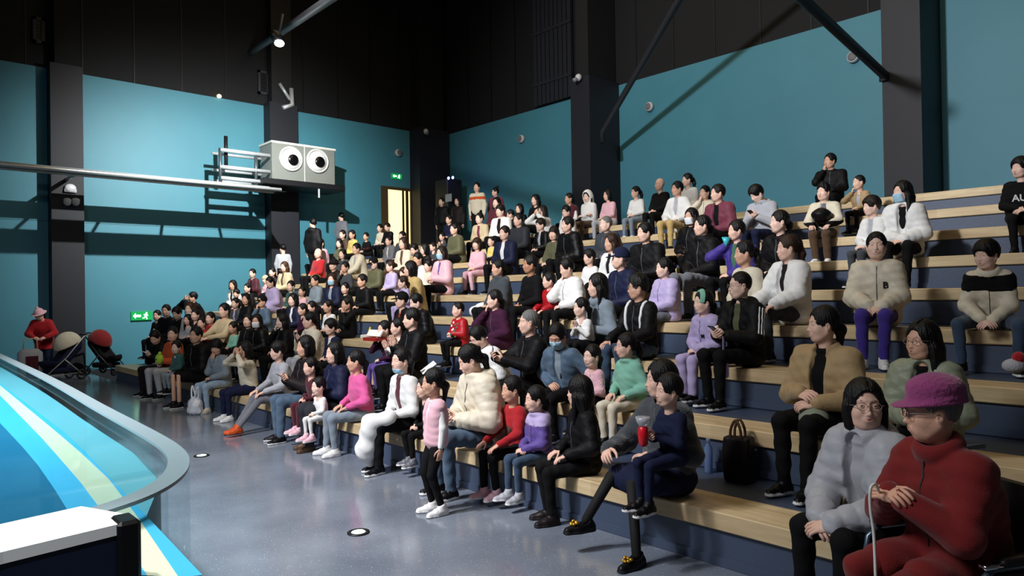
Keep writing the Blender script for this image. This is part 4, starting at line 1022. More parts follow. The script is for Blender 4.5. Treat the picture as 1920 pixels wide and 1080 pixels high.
def phone(inf, label, col='08080c', lit=True, off=(.07, 0, .05), face=None):
    """a phone between the two hands"""
    T = (inf['arms'][0][2]+inf['arms'][1][2])/2 if abs(inf['arms'][0][2][1]-inf['arms'][1][2][1]) < .2 else inf['arms'][1][2]
    c = wpos(inf, T+np.array(off)*inf['s']); e = empty('phone', c); tag(e, label, 'phone', 'phones held in the audience')
    d = wpos(inf, T+np.array((.3, 0, -.5)))-wpos(inf, T)
    M = look_mtx(d if face is None else face)
    mb = MB(); mb.box((-.004, -.038, -.078), (.005, .038, .078), mtx=M, bev=.004); o = mb.build('body', mat('phone_'+col, hexc(col), rough=.25), e)
    mb = MB(); mb.box((-.0055, -.034, -.072), (-.0042, .034, .072), mtx=M); mb.build('screen', mat('phone_screen', hexc('9fb4c8'), rough=.2, emit=(hexc('b8cce0'), 1.1)), e)
    return e
# ---- front bench
i = P('person in black bending over a white phone at the far end of the front bench', 293, 630, 'tied', 'jk:bk', 'dk', k=1, nod=32, pose='phone', lean=22, v=25)
phone(i, 'white phone held by the bending person at the far end of the front bench', 'dcdce0')
i = P('woman in orange jacket hugging a lime green toy on the front bench', 323, 627, 'tied', 'jk:og', 'lg', k=1, pose='hold', v=20)
c = wpos(i, (.36, .05, .36)); mb = MB(); mb.ball(c, (.07, .085, .10)); mb.ball(c+np.array([0, -.03, .10]), (.03, .03, .04)); mb.ball(c+np.array([-.065, -.03, .0]), (.012, .02, .014), 1); prop('soft_toy', 'lime green soft toy held by the woman in orange', 'toy', mb, [cloth('lm', 'fl'), cloth('bk', 'sw')])
P('small child in teal sweater standing at the knees of the woman in orange', 330, 652, 'short', 'hd:tl', 'gb', c=1, k=1, dX=-.3, v=30, s=.62)
P('man in plain black jacket with clasped hands and shorts on the front bench', 367, 629, 'short', 'jk:bk', 'bk', k=1, leg='shorts', skin='m', v=42, width=1.08)
P('woman with long black hair and pale jeans shading her face with a hand', 407, 650, 'longbangs', 'jk:gb', 'lb', k=1, pose='chin', nod=18, shoes='cr', v=25)
P('woman in cream jumper holding a camera up to her eye', 459, 657, 'bob', 'sw:cr', 'nv', k=1, pose='camera', shoes='wh', v=62)
P('boy in pale grey cardigan stretching out legs in orange trainers', 521, 659, 'bowl', 'sw:lg', 'gy', k=1, pose='knees', shoes='og', sole='og', v=72, lean=12, feet=[(.72, .06, -.28), (.66, -.10, -.28)], kind='c')
i = P('woman with dark bob and blue jeans beside the boy in orange trainers', 572, 651, 'bob', 'jk:dk', 'dn', k=1, shoe='boot', v=66, pose='phone')
phone(i, 'phone on the lap of the woman with dark bob and blue jeans', '7a3a2a')
P('girl in dark maroon sweater squeezed between two women on the front bench', 582, 688, 'tied', 'sw:mr', 'mr', c=1, k=1, v=62, shoes='lp', dX=-.14, s=.66)
P('toddler in white bib on the lap of the woman in navy coat', 597, 727, 'short', 'sw:wh', 'wh', c=1, k=1, dX=-.33, v=58, s=.47, shoes='lp')
P('woman in navy coat and dark flared trousers with a toddler on her lap', 627, 663, 'bob', 'jk:nv', 'ch', k=1, leg='wide', pose='hold', shoes='br', shoe='boot', v=62, sole='br')
P('girl in bright pink cardigan and pale jeans on the front bench', 667, 678, 'tied', 'sw:pk', 'gb', k=1, shoes='wh', v=82, pose='thigh', kind='f')
i = P('woman in white wrap sweater with a blue mask pulled under her chin', 752, 677, 'tied', 'sw:wh', 'bk', k=1, acc=('chinmask:b',), inner='mr', shoe='boot', v=55, pose='lap', lean=14)
def drape(inf, name, label, col, pts, r, style='sw'):
    F = Field(np.min([p[0] for p in pts], 0)-.25, np.max([p[0] for p in pts], 0)+.25, .016)
    for (a, ra), (b, rb) in zip(pts[:-1], pts[1:]): F.u(F.cap(a, b, ra, rb), .05)
    F.D += .008*np.sin(F.P[:, 2]*38+F.P[:, 1]*25)*np.sin(F.P[:, 1]*33+F.P[:, 0]*21)
    V, Q = F.mesh(); V = np.array([wpos(inf, v) for v in V])
    o = link(name, new_mesh(name, V, Q, [cloth(col, style)])); return tag(o, label, 'coat')
drape(i, 'folded_coat', 'white coat bundled over the knees of the woman in white wrap sweater', 'wh', [((.36, .14, .22), .07), ((.50, .02, .15), .10), ((.54, -.04, -.12), .10), ((.50, -.03, -.24), .05)], .1)
P('child in black mostly hidden behind the toddler in pink padded vest', 797, 752, 'tied', 'sw:bk', 'bk', c=1, k=1, shoes='gy', v=70, s=.62)
i = P('toddler in pink padded vest standing alone on the open floor', 812, 722, 'tied', 'vs:lp', 'bk', c=1, k=0, plane=('X', 3.48), sole_floor=0., bf=165, v=84, shoes='wh', pose='down', inner='wh', spread=.10, lean=0, group='people standing')
P('woman in long white puffer coat looking down at her hands on the front bench', 890, 673, 'tied', 'pf:cr', 'dn', k=1, pose='phone', nod=22, v=78, shoes='bk', acc=('hairclip:bk',), hood=1, lean=14, hands=[(.30, .05, .27), (.33, -.03, .28)])
P('girl in red sweater and black trousers beside the girl in purple', 960, 732, 'tied', 'sw:rd', 'bk', c=1, k=1, shoes='lp', v=66, pose='knees')
i = P('girl in purple jacket with lilac hood and blue jeans', 1004, 750, 'tied', 'jk:pu', 'db', c=1, k=1, shoes='lg', v=66, pose='lap', collar='hood')
P('girl with long black hair in a black jacket looking away along the front bench', 1086, 736, 'long', 'jk:bk', 'bk', k=1, v=112, shoe='boot', shoes='dk', sole='dk', pose='thigh', kind='f')
woman_fleece = P('woman in grey fleece and black tights with a boy on her lap', 1240, 714, 'wavy', 'fl:dg', 'nv', k=1, leg='tights', shoe='flat', shoes='bk', sole='bk', v=74, pose='hold', feet=[(.52, .22, -.285), (.62, -.20, -.15)], lean=6, bf=168, hands=[(.30, .16, .30), (.40, -.16, .30)])
boy_lap = P('boy in navy sweater on a lap holding a red drink pouch', 1254, 735, 'short', 'sw:nv', 'nv', c=1, k=1, dX=-.3, s=.62, v=62, pose='drink', bf=166, lean=4, shoes='bk')
white_coat = P('woman in white hooded puffer coat and white turtleneck turning to the old lady', 1617, 762, 'bob', 'pf:lg', 'bk', k=1, inner='lg', acc=('glasses:8a8078',), v=-14, nod=-4, pose='lap', bf=162, lean=16, hood=1, kind='f', hands=[(.42, .05, .20), (.40, -.04, .20)], dX=-.12, spread=.12, collar='high')
# ---- second bench
P('boy with a white print on black sweatshirt at the far end of the second bench', 294, 592, 'short', 'sw:bk', 'bk', k=2, v=30, s=.86, kind='m')
P('man in black jacket sitting tall beside the boy with white print', 311, 583, 'short', 'jk:bk', 'bk', k=2, v=25)
P('man in black with a fringe, third from the wall end of the second bench', 333, 587, 'bowl', 'jk:bk', 'bk', k=2, v=38, nod=12)
P('woman with light brown hair and a lowered white mask in pale grey hoodie', 356, 580, 'bob', 'hd:lg', 'bk', hc='a', acc=('chinmask:w',), v=35)
P('long haired child in pale grey top next to the light brown haired woman', 352, 600, 'long', 'sw:lg', 'bk', c=1, k=2, v=40, s=.6, dX=-.25)
P('girl in dark top behind the child with a red scarf', 366, 591, 'tied', 'sw:dk', 'bk', k=2, v=30, s=.7, dX=-.3)
P('little child with a bright red scarf before the girl in red jacket', 377, 606, 'short', 'sw:rd', 'bk', c=1, k=2, v=22, dX=-.36, s=.54)
P('girl with black hair in a crimson jacket behind the man in black shorts', 394, 597, 'tied', 'jk:rd', 'bk', k=2, v=38, s=.85, kind='f')
P('man in black raising a camera to his eye in front of the teal wall', 361, 558, 'short', 'jk:bk', 'bk', pose='camera', v=75, lean=22)
P('man in pale oatmeal sweater with arm outstretched on the second bench', 420, 583, 'short', 'sw:be', 'bk', k=2, pose='stretch', v=45)
P('child in mint green top looking sideways below the man in oatmeal sweater', 437, 615, 'short', 'sw:mt', 'bk', c=1, k=2, v=50, s=.58, dX=-.15)
P('woman in black with bare face next to the white masked woman', 465, 602, 'tied', 'jk:bk', 'bk', v=30)
P('woman in black puffer wearing a white face mask on the second bench', 481, 603, 'bob', 'pf:bk', 'bk', acc=('mask:w',), v=22)
i = P('woman with very long black hair holding a bright white phone', 529, 603, 'long', 'jk:bk', 'bk', v=68, pose='chin')
i = P('woman in cream coat lifting a dark phone on the second bench', 580, 601, 'tied', 'co:cr', 'lg', k=2, pose='phone', v=78, collar='high', hands=[(.30, .06, .42), (.33, -.02, .44)])
phone(i, 'dark phone lifted by the woman in cream coat', '10141c', face=(.8, -.5, .2))
P('boy in black cap of hair and white shouldered navy top', 620, 614, 'bowl', 'sw:nv', 'bk', k=2, v=58, s=.8, inner='wh', kind='c')
i = P('man in black coat with a pale blue cuff holding up his fist', 650, 571, 'short', 'jk:bk', 'bk', pose='chinl', v=58, width=1.1, skin='m')
P('small girl in purple top nibbling a white snack', 720, 618, 'tied', 'sw:pl', 'pu', c=1, k=2, v=55, pose='mouth', s=.7)
P('girl in white blouse between the purple girl and the man in black', 745, 614, 'tied', 'sh:wh', 'bk', v=68, c=1, k=2, pose='clap', inner='wh', s=.76)
P('man in black clapping in sharp profile on the second bench', 772, 599, 'short', 'jk:bk', 'bk', k=2, v=85, pose='clap', hc='b', width=1.05)
i = P('bald man in black jacket filming with a phone on the second bench', 992, 606, 'crop', 'jk:bk', 'bk', k=2, v=82, pose='phone', hc='g', hands=[(.40, .10, .40), (.44, -.02, .42)], poleup=False, width=1.08)
phone(i, 'black phone raised by the bald man in black jacket', '0a0a0c', face=(.7, -.6, .1))
P('woman in white coat hidden behind the filming hands on the second bench', 905, 632, 'short', 'pf:wh', 'bk', k=2, v=60, nod=30, lean=28, s=.9)
P('man in grey denim jacket and blue mask looking down at his lap', 1048, 627, 'short', 'jk:dn', 'bk', k=2, acc=('mask:b',), nod=30, v=22, inner='gb', pose='hip', lean=16, skin='m', width=1.08)
P('tiny girl in pink fleece under the man with blue mask', 1110, 669, 'tied', 'fl:lp', 'bk', c=1, k=2, v=45, pose='lap', dX=-.16, s=.56)
P('girl in mint green hooded jacket and cream trousers', 1174, 650, 'pony', 'hd:mt', 'cr', k=2, v=68, kind='c', pose='thigh')
tan_woman = P('large woman in tan padded jacket over a black hoodie', 1545, 611, 'tied', 'jk:tn', 'bk', k=2, v=70, pose='hold', inner='bk', hands=[(.30, .08, .26), (.28, -.04, .31)], kind='f', width=1.16, fat=1.18, lean=6, bf=172)
sage_woman = P('woman in sage green puffer and round glasses with long black hair', 1731, 641, 'long', 'pf:sg', 'bk', k=2, v=42, acc=('glasses:101014',), inner='bk', pose='phone', kind='f', hood=1, bf=180, lean=10, hands=[(.30, .06, .26), (.32, -.02, .26)])
phone(sage_woman, 'dark phone in the hands of the woman in sage green puffer', '101014')
# ---- third bench
P('boy in white sweater with navy sailor collar on the third bench', 615, 575, 'short', 'sw:wh', 'bk', c=1, k=3, v=55)
P('pink faced child in red top behind the cream coat woman', 584, 577, 'short', 'sw:rd', 'bk', c=1, k=3, v=50)
P('child in plum top next to the child in red on the third bench', 567, 581, 'tied', 'sw:pl', 'bk', c=1, k=3, v=60, dX=-.28)
P('woman in navy cardigan with white collar on the third bench', 549, 563, 'bob', 'jk:nv', 'bk', inner='wh', v=40)
P('man in black cap and denim shirt resting his chin on a fist', 491, 566, 'capback', 'jk:dn', 'bk', acc=('cap:bk',), pose='chin', v=48)
P('girl with a lilac scarf at the far end of the third bench', 441, 569, 'tied', 'jk:dg', 'bk', c=1, k=3, v=40, inner='li')
P('girl in black jacket beside the girl with a lilac scarf', 461, 562, 'long', 'jk:bk', 'bk', c=1, k=3, v=30)
i = P('man in flat black cap and glasses with a red collar on the third bench', 753, 574, 'capback', 'jk:bk', 'bk', k=3, acc=('cap:bk', 'glasses'), v=72, s=.86, inner='rd')
P('man in black puffer leaning forward beside the capped man', 783, 566, 'short', 'pf:bk', 'bk', k=3, v=68, nod=14, lean=20)
P('boy in red floral padded jacket alone on the third bench', 859, 582, 'crop', 'pf:rd', 'bk', c=1, k=3, v=66, pose='hold')
P('woman in dark plum coat with hand at her mouth', 927, 562, 'tied', 'co:pl', 'bk', k=3, v=72, pose='mouth')
P('woman in grey cardigan with long dark hair cuddling a small girl', 1120, 537, 'long', 'sw:gb', 'bk', k=3, v=72, pose='hold', collar='high')
P('small girl in white knit clapping against the grey cardigan', 1090, 577, 'tied', 'sw:wh', 'bk', c=1, k=3, v=70, pose='clap', s=.55, dX=-.32)
P('young man in glasses and black jersey with white shoulder bands', 1197, 541, 'spiky', 'jk:bk', 'db', k=3, v=82, acc=('glasses',), pose='knees', kind='m')
lilac_girl = P('girl in lilac padded jacket and trousers with green headband', 1319, 568, 'tied', 'pf:li', 'li', k=3, v=60, acc=('headband:mt',), pose='lap', leg='wide', kind='c')
stripe_man = P('man in glasses and black track jacket with white sleeve stripes holding a phone', 1388, 537, 'crop', 'jk:bk', 'bk', k=3, v=66, acc=('glasses',), pose='phone', inner='ol', hood=1, kind='m', width=1.08, hands=[(.34, .07, .30), (.36, -.02, .31)])
phone(stripe_man, 'dark phone held flat by the man with striped sleeves', '16161c')
# ---- fourth bench
P('woman in white jacket at the wall end with a child before her', 436, 535, 'bob', 'jk:wh', 'bk', v=32, inner='bk')
P('dark haired child in front of the woman in white jacket by the wall', 443, 551, 'bowl', 'sw:dk', 'bk', c=1, v=30, dX=-.2)
P('girl in brown top next to the child by the wall', 464, 543, 'tied', 'sw:dk', 'br', v=45, s=.8)
P('toddler in beige beanie before the woman in lilac', 497, 525, 'short', 'sw:lp', 'bk', c=1, acc=('beanie:be',), v=35)
P('woman in lilac coat leaning over the toddler in a beanie', 508, 529, 'tied', 'co:li', 'bk', v=45, nod=18, lean=18)
P('person in dark green jacket behind the navy cardigan woman', 545, 537, 'short', 'jk:tl', 'bk', v=35)
P('child in pink and white top before the boy in blue hoodie', 566, 547, 'tied', 'sw:lp', 'bk', c=1, v=35, dX=-.1)
P('boy in pale blue hoodie with white trim on the fourth bench', 591, 527, 'short', 'hd:gb', 'bk', v=55, s=.85, kind='m')
P('woman in navy blazer with blue mask and a white lanyard', 622, 525, 'long', 'jk:nv', 'bk', acc=('mask:b',), v=22, inner='gb', hc='n')
P('child in black pulling a face under the cream coat sleeve', 647, 541, 'short', 'jk:bk', 'bk', c=1, v=35)
P('man in plain black coat with large ears on the fourth bench', 679, 527, 'short', 'jk:bk', 'bk', v=58, width=1.05)
P('child in pale lilac hoodie before the woman in tan coat', 755, 530, 'tied', 'hd:li', 'li', c=1, k=4, v=70, hc='n', dX=-.34, s=.6)
P('boy in brown hair and grey zip top next to the lilac hoodie child', 757, 512, 'fringe', 'sw:dg', 'bk', c=1, v=60, hc='n')
P('woman in dark grey hooded jacket with white piping', 934, 504, 'tied', 'hd:dg', 'bk', v=62, collar='hood')
P('man in black sweatshirt with brown skin on the fourth bench', 994, 497, 'short', 'sw:bk', 'bk', v=70, skin='d')
P('boy in bright red down jacket below the man in black sweatshirt', 1029, 527, 'short', 'pf:rd', 'bk', c=1, v=66, pose='knees')
P('woman in white puffer with her cheek on her hand', 1066, 503, 'short', 'pf:wh', 'bk', v=66, pose='chin', nod=14, kind='f')
P('boy with bowl cut in white top beside the white puffer', 1105, 483, 'bowl', 'sw:wh', 'bk', c=1, v=58)
P('old man in navy cap and navy zip jacket', 1163, 486, 'capback', 'jk:nv', 'bk', acc=('cap:nv',), v=80, kind='e', hc='g')
P('girl in lilac padded jacket with hair tied back on the fourth bench', 1245, 504, 'bun', 'pf:li', 'gy', k=4, v=68, kind='c')
P('woman in white top with purple flower hair tie', 1396, 476, 'pony', 'sw:cr', 'bk', k=4, v=72, acc=('hairclip:vi',))
ponywoman = P('woman in white puffer jacket with brown ponytail and earrings', 1477, 467, 'pony', 'pf:wh', 'dg', k=4, v=68, hc='n', inner='dk', pose='knees', kind='f', fat=1.06)
b_woman = P('woman in beige padded coat with a black letter badge facing forward', 1643, 463, 'tied', 'pf:cr', 'vi', k=4, v=2, nod=-4, pose='lap', bf=196, kind='f', inner=None, collar='stand', shoes='wh', hands=[(.33, .05, .19), (.32, -.05, .20)], fat=1.05)
cream_boy = P('boy in cream and black panelled jacket with hands between his knees', 1853, 478, 'fringe', 'jk:cr', 'db', k=4, v=34, nod=6, bf=190, kind='c', spread=.24, lean=22, pose='lap', hands=[(.36, .03, .10), (.36, -.05, .11)], collar='high')
# ---- fifth bench
P('boy in dark red jacket high against the teal wall', 473, 513, 'short', 'jk:mr', 'bk', v=35, s=.9, inner='bk', kind='m')
P('woman with long brown hair in beige jacket near the second column', 533, 501, 'long', 'jk:be', 'bk', v=40, hc='a', inner='br')
P('girl in dark jacket beside the long brown haired woman', 510, 511, 'tied', 'jk:dk', 'bk', v=35, s=.85)
P('man in dark brimmed hat facing the show on the fifth bench', 625, 497, 'capback', 'jk:dk', 'bk', acc=('brimhat:dk',), v=50)
P('child eating beside the cream jacket woman on the fifth bench', 647, 502, 'short', 'sw:dg', 'bk', c=1, v=45, pose='mouth')
P('man in dark cap and olive grey jacket on the fifth bench', 702, 494, 'capback', 'jk:ol', 'bk', acc=('cap:bk',), v=45, nod=16)
P('girl in lilac and white jacket on the fifth bench', 732, 500, 'bun', 'jk:li', 'bk', c=1, v=72, hc='n')
P('woman with dark hair and mustard coat on the fifth bench', 769, 505, 'bob', 'jk:kh', 'bk', v=80, dX=.1)
P('woman in white jacket over black top looking down', 785, 486, 'tied', 'jk:wh', 'bk', v=45, nod=14, inner='bk')
P('child in speckled cream coat beside the pink puffer', 803, 499, 'bowl', 'co:cr', 'bk', c=1, v=45)
P('woman in pale pink puffer and blue mask at the aisle', 828, 476, 'bob', 'pf:lp', 'bk', k=5, acc=('mask:b',), v=50, inner='pu', pose='hold', hc='d')
P('man in thick black coat on the fifth bench beside the girl in lilac', 1210, 437, 'short', 'jk:bk', 'bk', k=5, v=55, width=1.1, nod=4)
P('girl in black jacket with white lined hood and reddish hair', 1146, 456, 'long', 'jk:wh', 'bk', k=5, v=60, hc='n', inner='dk')
P('woman in black jacket with a pale lanyard and hair pulled back', 1317, 425, 'tied', 'jk:bk', 'gy', k=5, v=66, pose='lap', collar='high')
P('boy in purple and green jacket eating a snack', 1381, 434, 'short', 'jk:vi', 'bk', k=5, v=62, pose='mouth', inner='gn', kind='c')
P('young woman in black with hair tied back on the fifth bench', 1462, 417, 'tied', 'jk:bk', 'bk', k=5, v=66)
# ---- sixth bench
P('bald man in red shirt standing out among dark jackets', 596, 476, 'bald', 'sw:rd', 'bk', v=42, kind='m')
P('woman with pale face and light blouse behind the bald man in red', 601, 457, 'tied', 'sw:lp', 'bk', v=35, k=7)
P('long haired woman in grey with a white face beside the cream jacket', 642, 477, 'long', 'jk:dg', 'bk', v=35)
P('woman in cream jacket reaching forward on the sixth bench', 668, 467, 'short', 'jk:cr', 'be', v=50, kind='f', pose='reach', inner='lg')
P('woman in sherpa hood trimmed grey coat on the sixth bench', 729, 452, 'tied', 'co:gy', 'bk', v=48, collar='hood', inner='cr')
P('woman with long brown hair and cream jacket beside the tan collar', 756, 457, 'long', 'jk:cr', 'br', v=45, hc='n', inner='br')
P('person in tan sherpa collar jacket on the sixth bench', 779, 468, 'short', 'fl:tn', 'bk', v=40, nod=20)
P('woman turned away with a dark bob beside the tan sherpa jacket', 796, 468, 'bob', 'jk:dk', 'bk', v=70)
P('child holding a yellow snack near the aisle', 812, 463, 'short', 'sw:dg', 'bk', c=1, v=55, pose='mouth')
P('little girl in pink patterned blouse on the sixth bench', 894, 458, 'bangs', 'sw:lp', 'lp', c=1, v=38, hc='n')
P('little boy in yellow jacket with a topknot beside the pink blouse girl', 921, 453, 'crop', 'jk:ye', 'bk', c=1, v=42)
P('man in navy jacket over a white shirt on the sixth bench', 946, 438, 'short', 'jk:nv', 'bk', k=6, v=45, inner='wh', hc='d')
P('young man in black jacket and grey T-shirt with a fringe', 1014, 422, 'fringe', 'le:bk', 'bk', v=62, inner='lg', hc='d', k=7)
P('child in olive jacket and fringe between two men in black', 1038, 439, 'bangs', 'jk:ol', 'bk', c=1, v=25, hc='d', k=6)
P('man in glossy black puffer leaning on his knees', 1064, 422, 'short', 'pf:bk', 'bk', k=6, v=64, pose='lap', lean=18, width=1.08)
P('older man with shaved grey head in dark grey padded jacket', 1136, 421, 'crop', 'pf:dg', 'bk', k=6, v=56, hc='g', kind='e')
P('woman with white mask in black quilted jacket on the sixth bench', 1296, 408, 'bob', 'pf:bk', 'bk', k=6, acc=('mask:w',), v=40)
mask_woman = P('woman with long black hair, blue mask and white puffer', 1693, 362, 'long', 'pf:wh', 'bk', k=6, acc=('mask:b',), v=46, pose='lap', inner='bk', kind='f', bf=185, fat=1.0, hood=1)
boy_bangs = P('boy in white shirt and grey T-shirt next to the blue masked woman', 1635, 388, 'fringe', 'jk:wh', 'dg', c=1, k=6, v=62, inner='lg', hc='d', dX=-.1)
# ---- seventh bench and above
P('boy in black sweatshirt with a red print near the lit doorway', 686, 444, 'short', 'sw:bk', 'bk', v=35, s=.75, kind='c')
P('woman in brown against the wall below the standing visitor', 642, 440, 'tied', 'jk:br', 'bk', v=40, k=8, hc='d')
P('woman in pale yellow top beside the boy with red print', 660, 440, 'tied', 'sw:ye', 'bk', v=40)
P('girl with long hair in olive vest below the woman in brown', 636, 457, 'long', 'jk:ol', 'bk', v=35, s=.9)
P('child in spotted white top near the lit doorway', 712, 428, 'short', 'sw:cr', 'bk', c=1, v=35)
P('man in black jacket silhouetted against the lit doorway', 727, 426, 'short', 'jk:bk', 'bk', v=45, nod=10, width=1.1)
P('woman with pale forehead under the doorway post', 754, 444, 'tied', 'jk:dg', 'bk', v=40)
P('man in dark blue jacket laughing in front of the loudspeaker', 842, 412, 'short', 'jk:nv', 'bk', v=48)
P('woman in camouflage jacket beside the dark blue jacket man', 852, 430, 'tied', 'jk:ol', 'bk', v=55)
P('child in grey hood clapping below the camouflage jacket', 829, 444, 'short', 'hd:dg', 'bk', c=1, v=45, pose='clap')
P('man in khaki jacket and striped scarf on the seventh bench', 899, 410, 'short', 'jk:be', 'bk', v=40, inner='ro')
P('man with wavy hair in white jacket on the seventh bench', 938, 396, 'fringe', 'jk:wh', 'bk', v=40, inner='dk', kind='m', hc='d', k=8)
P('man in dark shirt smiling beside the white jacket', 972, 413, 'short', 'jk:ch', 'bk', v=55)
P('person with black hair turned aside behind the smiling man', 958, 402, 'short', 'jk:bk', 'bk', v=80, nod=8, k=9)
P('woman in black resting her head behind the row of men', 974, 392, 'bob', 'jk:bk', 'bk', v=50)
P('woman with long hair in white hoodie filming with a phone', 1017, 397, 'long', 'hd:wh', 'bk', v=60, pose='camera', hc='d')
P('woman in black sweater with long hair against the teal wall', 1004, 376, 'long', 'sw:bk', 'bk', v=48)
P('boy in glasses with white sleeves before the maroon vest girl', 1062, 398, 'bowl', 'jk:wh', 'bk', v=45, acc=('glasses',), s=.85, kind='m', inner='mr')
P('girl in white top and maroon vest beside the middle column', 1067, 373, 'tied', 'vs:mr', 'bk', v=55, inner='wh')
P('person in white hoodie with the hood pulled up over long hair', 1102, 369, 'long', 'hd:wh', 'br', v=30, acc=('hoodup:wh',), pose='cross', nod=12)
P('girl in pale pink sweater beside the white hood', 1140, 370, 'bob', 'sw:lp', 'lg', v=66, s=.9, kind='f')
P('girl in white sweater and pale jeans with ponytail on the top bench', 1192, 361, 'pony', 'sw:wh', 'gb', v=60, kind='c', shoes='wh')
P('bald man in black shirt and bare arm on the top bench', 1237, 347, 'bald', 'sw:bk', 'bk', v=60, kind='e')
P('man in white shirt and khaki trousers on the eighth bench', 1270, 355, 'short', 'jk:wh', 'kh', v=55, pose='thigh', inner='lg')
P('girl in white T-shirt with long ponytail on the top bench', 1289, 338, 'pony', 'sw:wh', 'bk', v=62, kind='f')
P('woman in cream jacket raising a hand next to the maroon shirt', 1322, 362, 'tied', 'jk:cr', 'bk', v=40, pose='chin', dX=.12)
P('man in maroon shirt jacket over black leaning on his knees', 1346, 363, 'short', 'jk:ro', 'bk', v=62, inner='bk', pose='lap', lean=16, dX=-.1)
i = P('boy in pale hoodie bent over a phone on the seventh bench', 1426, 361, 'bowl', 'hd:lg', 'nv', v=58, nod=32, pose='phone', lean=16)
phone(i, 'dark phone of the boy in pale hoodie', '14141a')
varsity = P('man in white and black varsity jacket with a black bag on his chest', 1545, 361, 'spiky', 'jk:cr', 'br', k=7, v=32, pose='knees', inner='gy', bf=190, leg='wide', shoes='wh')
P('man in black with chin on hand at the top of the stand', 1557, 303, 'short', 'jk:bk', 'bk', v=42, pose='chin', width=1.15, skin='m', bf=190)
P('small boy in tan jacket below the man with chin on hand', 1611, 343, 'crop', 'jk:tn', 'bk', c=1, k=8, v=58, pose='mouth', inner='lg')
P('boy in black sweatshirt with white letters on the near upper bench', 1915, 316, 'bowl', 'sw:bk', 'bk', k=7, v=35, pose='lap', bf=190, kind='c')
# ---- people standing
def S(label, x, y, plane, floor, hair, top, pants, **kw):
    kw.setdefault('group', 'people standing'); kw.setdefault('pose', 'down'); kw.setdefault('lean', 2)
    return person(label, x, y, 0, hair=hair, top=top, pants=pants, plane=plane, sole_floor=floor, **kw)
S('person in black with back turned standing beside the second column', 588, 421, ('Y', 18.45), RISE*6, 'short', 'jk:bk', 'bk', bf=20, v=150, kind='m', hood=1)
S('dim figure in grey violet coat standing by the wall near the door', 641, 408, ('Y', 20.35), RISE*8-.0, 'short', 'jk:gy', 'bk', bf=20, v=140, kind='m')
S('person in pale grey top walking away next to the second column', 531, 468, ('Y', 19.5), RISE*5, 'short', 'sw:lg', 'bk', bf=60, v=150, kind='m')
S('young person in white sweater with a red stripe standing at the back', 894, 353, ('X', 13.4), RISE*9, 'short', 'sw:cr', 'bk', bf=200, v=20, kind='m')
S('dark clothed person standing before the black loudspeaker', 828, 380, ('X', 13.6), RISE*9, 'short', 'jk:bk', 'bk', bf=200, v=30, s=None, kind='m')
S('shadowy person in dark brown beside the loudspeaker notice', 858, 379, ('X', 14.0), RISE*9, 'bob', 'jk:dk', 'bk', bf=200, v=40, kind='f')
P('woman with long dark hair in plum jacket near the back wall', 931, 380, 'long', 'jk:mr', 'bk', v=30)
S('person with mauve hair bun behind the woman in plum jacket', 929, 362, ('X', 13.9), RISE*9, 'highbun', 'jk:ro', 'bk', bf=200, v=70, kind='f')
# ------------------------------------------------------------------ marks on clothing
mark(b_woman, 'B', .085, .62, .075, 'bk', 'badge_letter')
mark(lilac_girl, 'M', .05, .6, .05, 'bk', 'emblem')
band(cream_boy, .86, .07, 'bk', 'shoulder_panel')
band(varsity, .30, .05, 'bk', 'hem_band')
for inf in (stripe_man,):
    Sh, E_, T, sd = inf['arms'][0]; s = inf['s']; ax = (E_-Sh)/np.linalg.norm(E_-Sh); out = inf['l']*sd; out = out-ax*(out@ax); out /= np.linalg.norm(out); fw = np.cross(ax, out)
    for j in (-1, 0, 1):
        dr = out+fw*.45*j+np.array([0, 0, .15])
        surfcurve(inf, [(Sh+(E_-Sh)*t, dr) for t in np.linspace(.05, .98, 9)], .0075*s, 'sleeve_stripe', mat('white_stripe', hexc('e4e4e6'), rough=.7), 6, .1)
def pinf(label): return next(x for x in INFOS if x['root']['label'].startswith(label))
inf = pinf('young man in glasses and black jersey'); s = inf['s']
for sd in (1, -1): surfcurve(inf, [(inf['P']+(inf['N']-inf['P'])*t+inf['l']*sd*(.10+.02*t)*s, inf['f']+inf['u']*max(0, t-.8)*6) for t in np.linspace(.45, 1.0, 9)], .017*s, 'shoulder_band', mat('white_stripe', hexc('e4e4e6'), rough=.7), 8, .05)
inf = pinf('young person in white sweater'); band(inf, .72, .05, 'og', 'chest_stripe')
inf = pinf('boy in black sweatshirt with white letters'); mark(inf, 'AU', .11, .55, -.02, 'wh', 'chest_letters')
inf = pinf('boy with a white print'); mark(inf, 'o', .12, .6, 0, 'wh', 'chest_print')
inf = pinf('boy in black sweatshirt with a red print'); band(inf, .45, .03, 'rd', 'chest_stripe')
inf = pinf('boy in red floral'); s = inf['s']
for a, t in ((-.08, .3), (.07, .4), (-.03, .6), (.09, .68), (-.09, .55), (.02, .25), (.03, .8), (.12, .55), (-.12, .75), (0, .42), (-.07, .9), (.1, .85), (.13, .3)):
    p = surf(inf['F'], inf['P']+(inf['N']-inf['P'])*t+inf['l']*a*s, inf['f'])
    if p is not None:
        V, Q = q_ball(p, (.02*s, .03*s, .03*s)); link('flower_print', new_mesh('flower_print', V, Q, [cloth('wh' if a < 0 else 'gn', 'sw')]), inf['root'])
inf = pinf('girl in purple jacket'); band(inf, .98, .09, 'li', 'lilac_hood_panel')
inf = pinf('girl in red sweater'); s = inf['s']
p = surf(inf['F'], inf['P']+(inf['N']-inf['P'])*.5, inf['f']); V, Q = q_ball(p, (.012*s, .05*s, .055*s)); link('chest_patch', new_mesh('chest_patch', V, Q, [cloth('br', 'sw')]), inf['root'])
inf = pinf('man in grey denim'); p = 0; mark(inf, '///', .07, .45, .03, 'nv', 'chest_print')
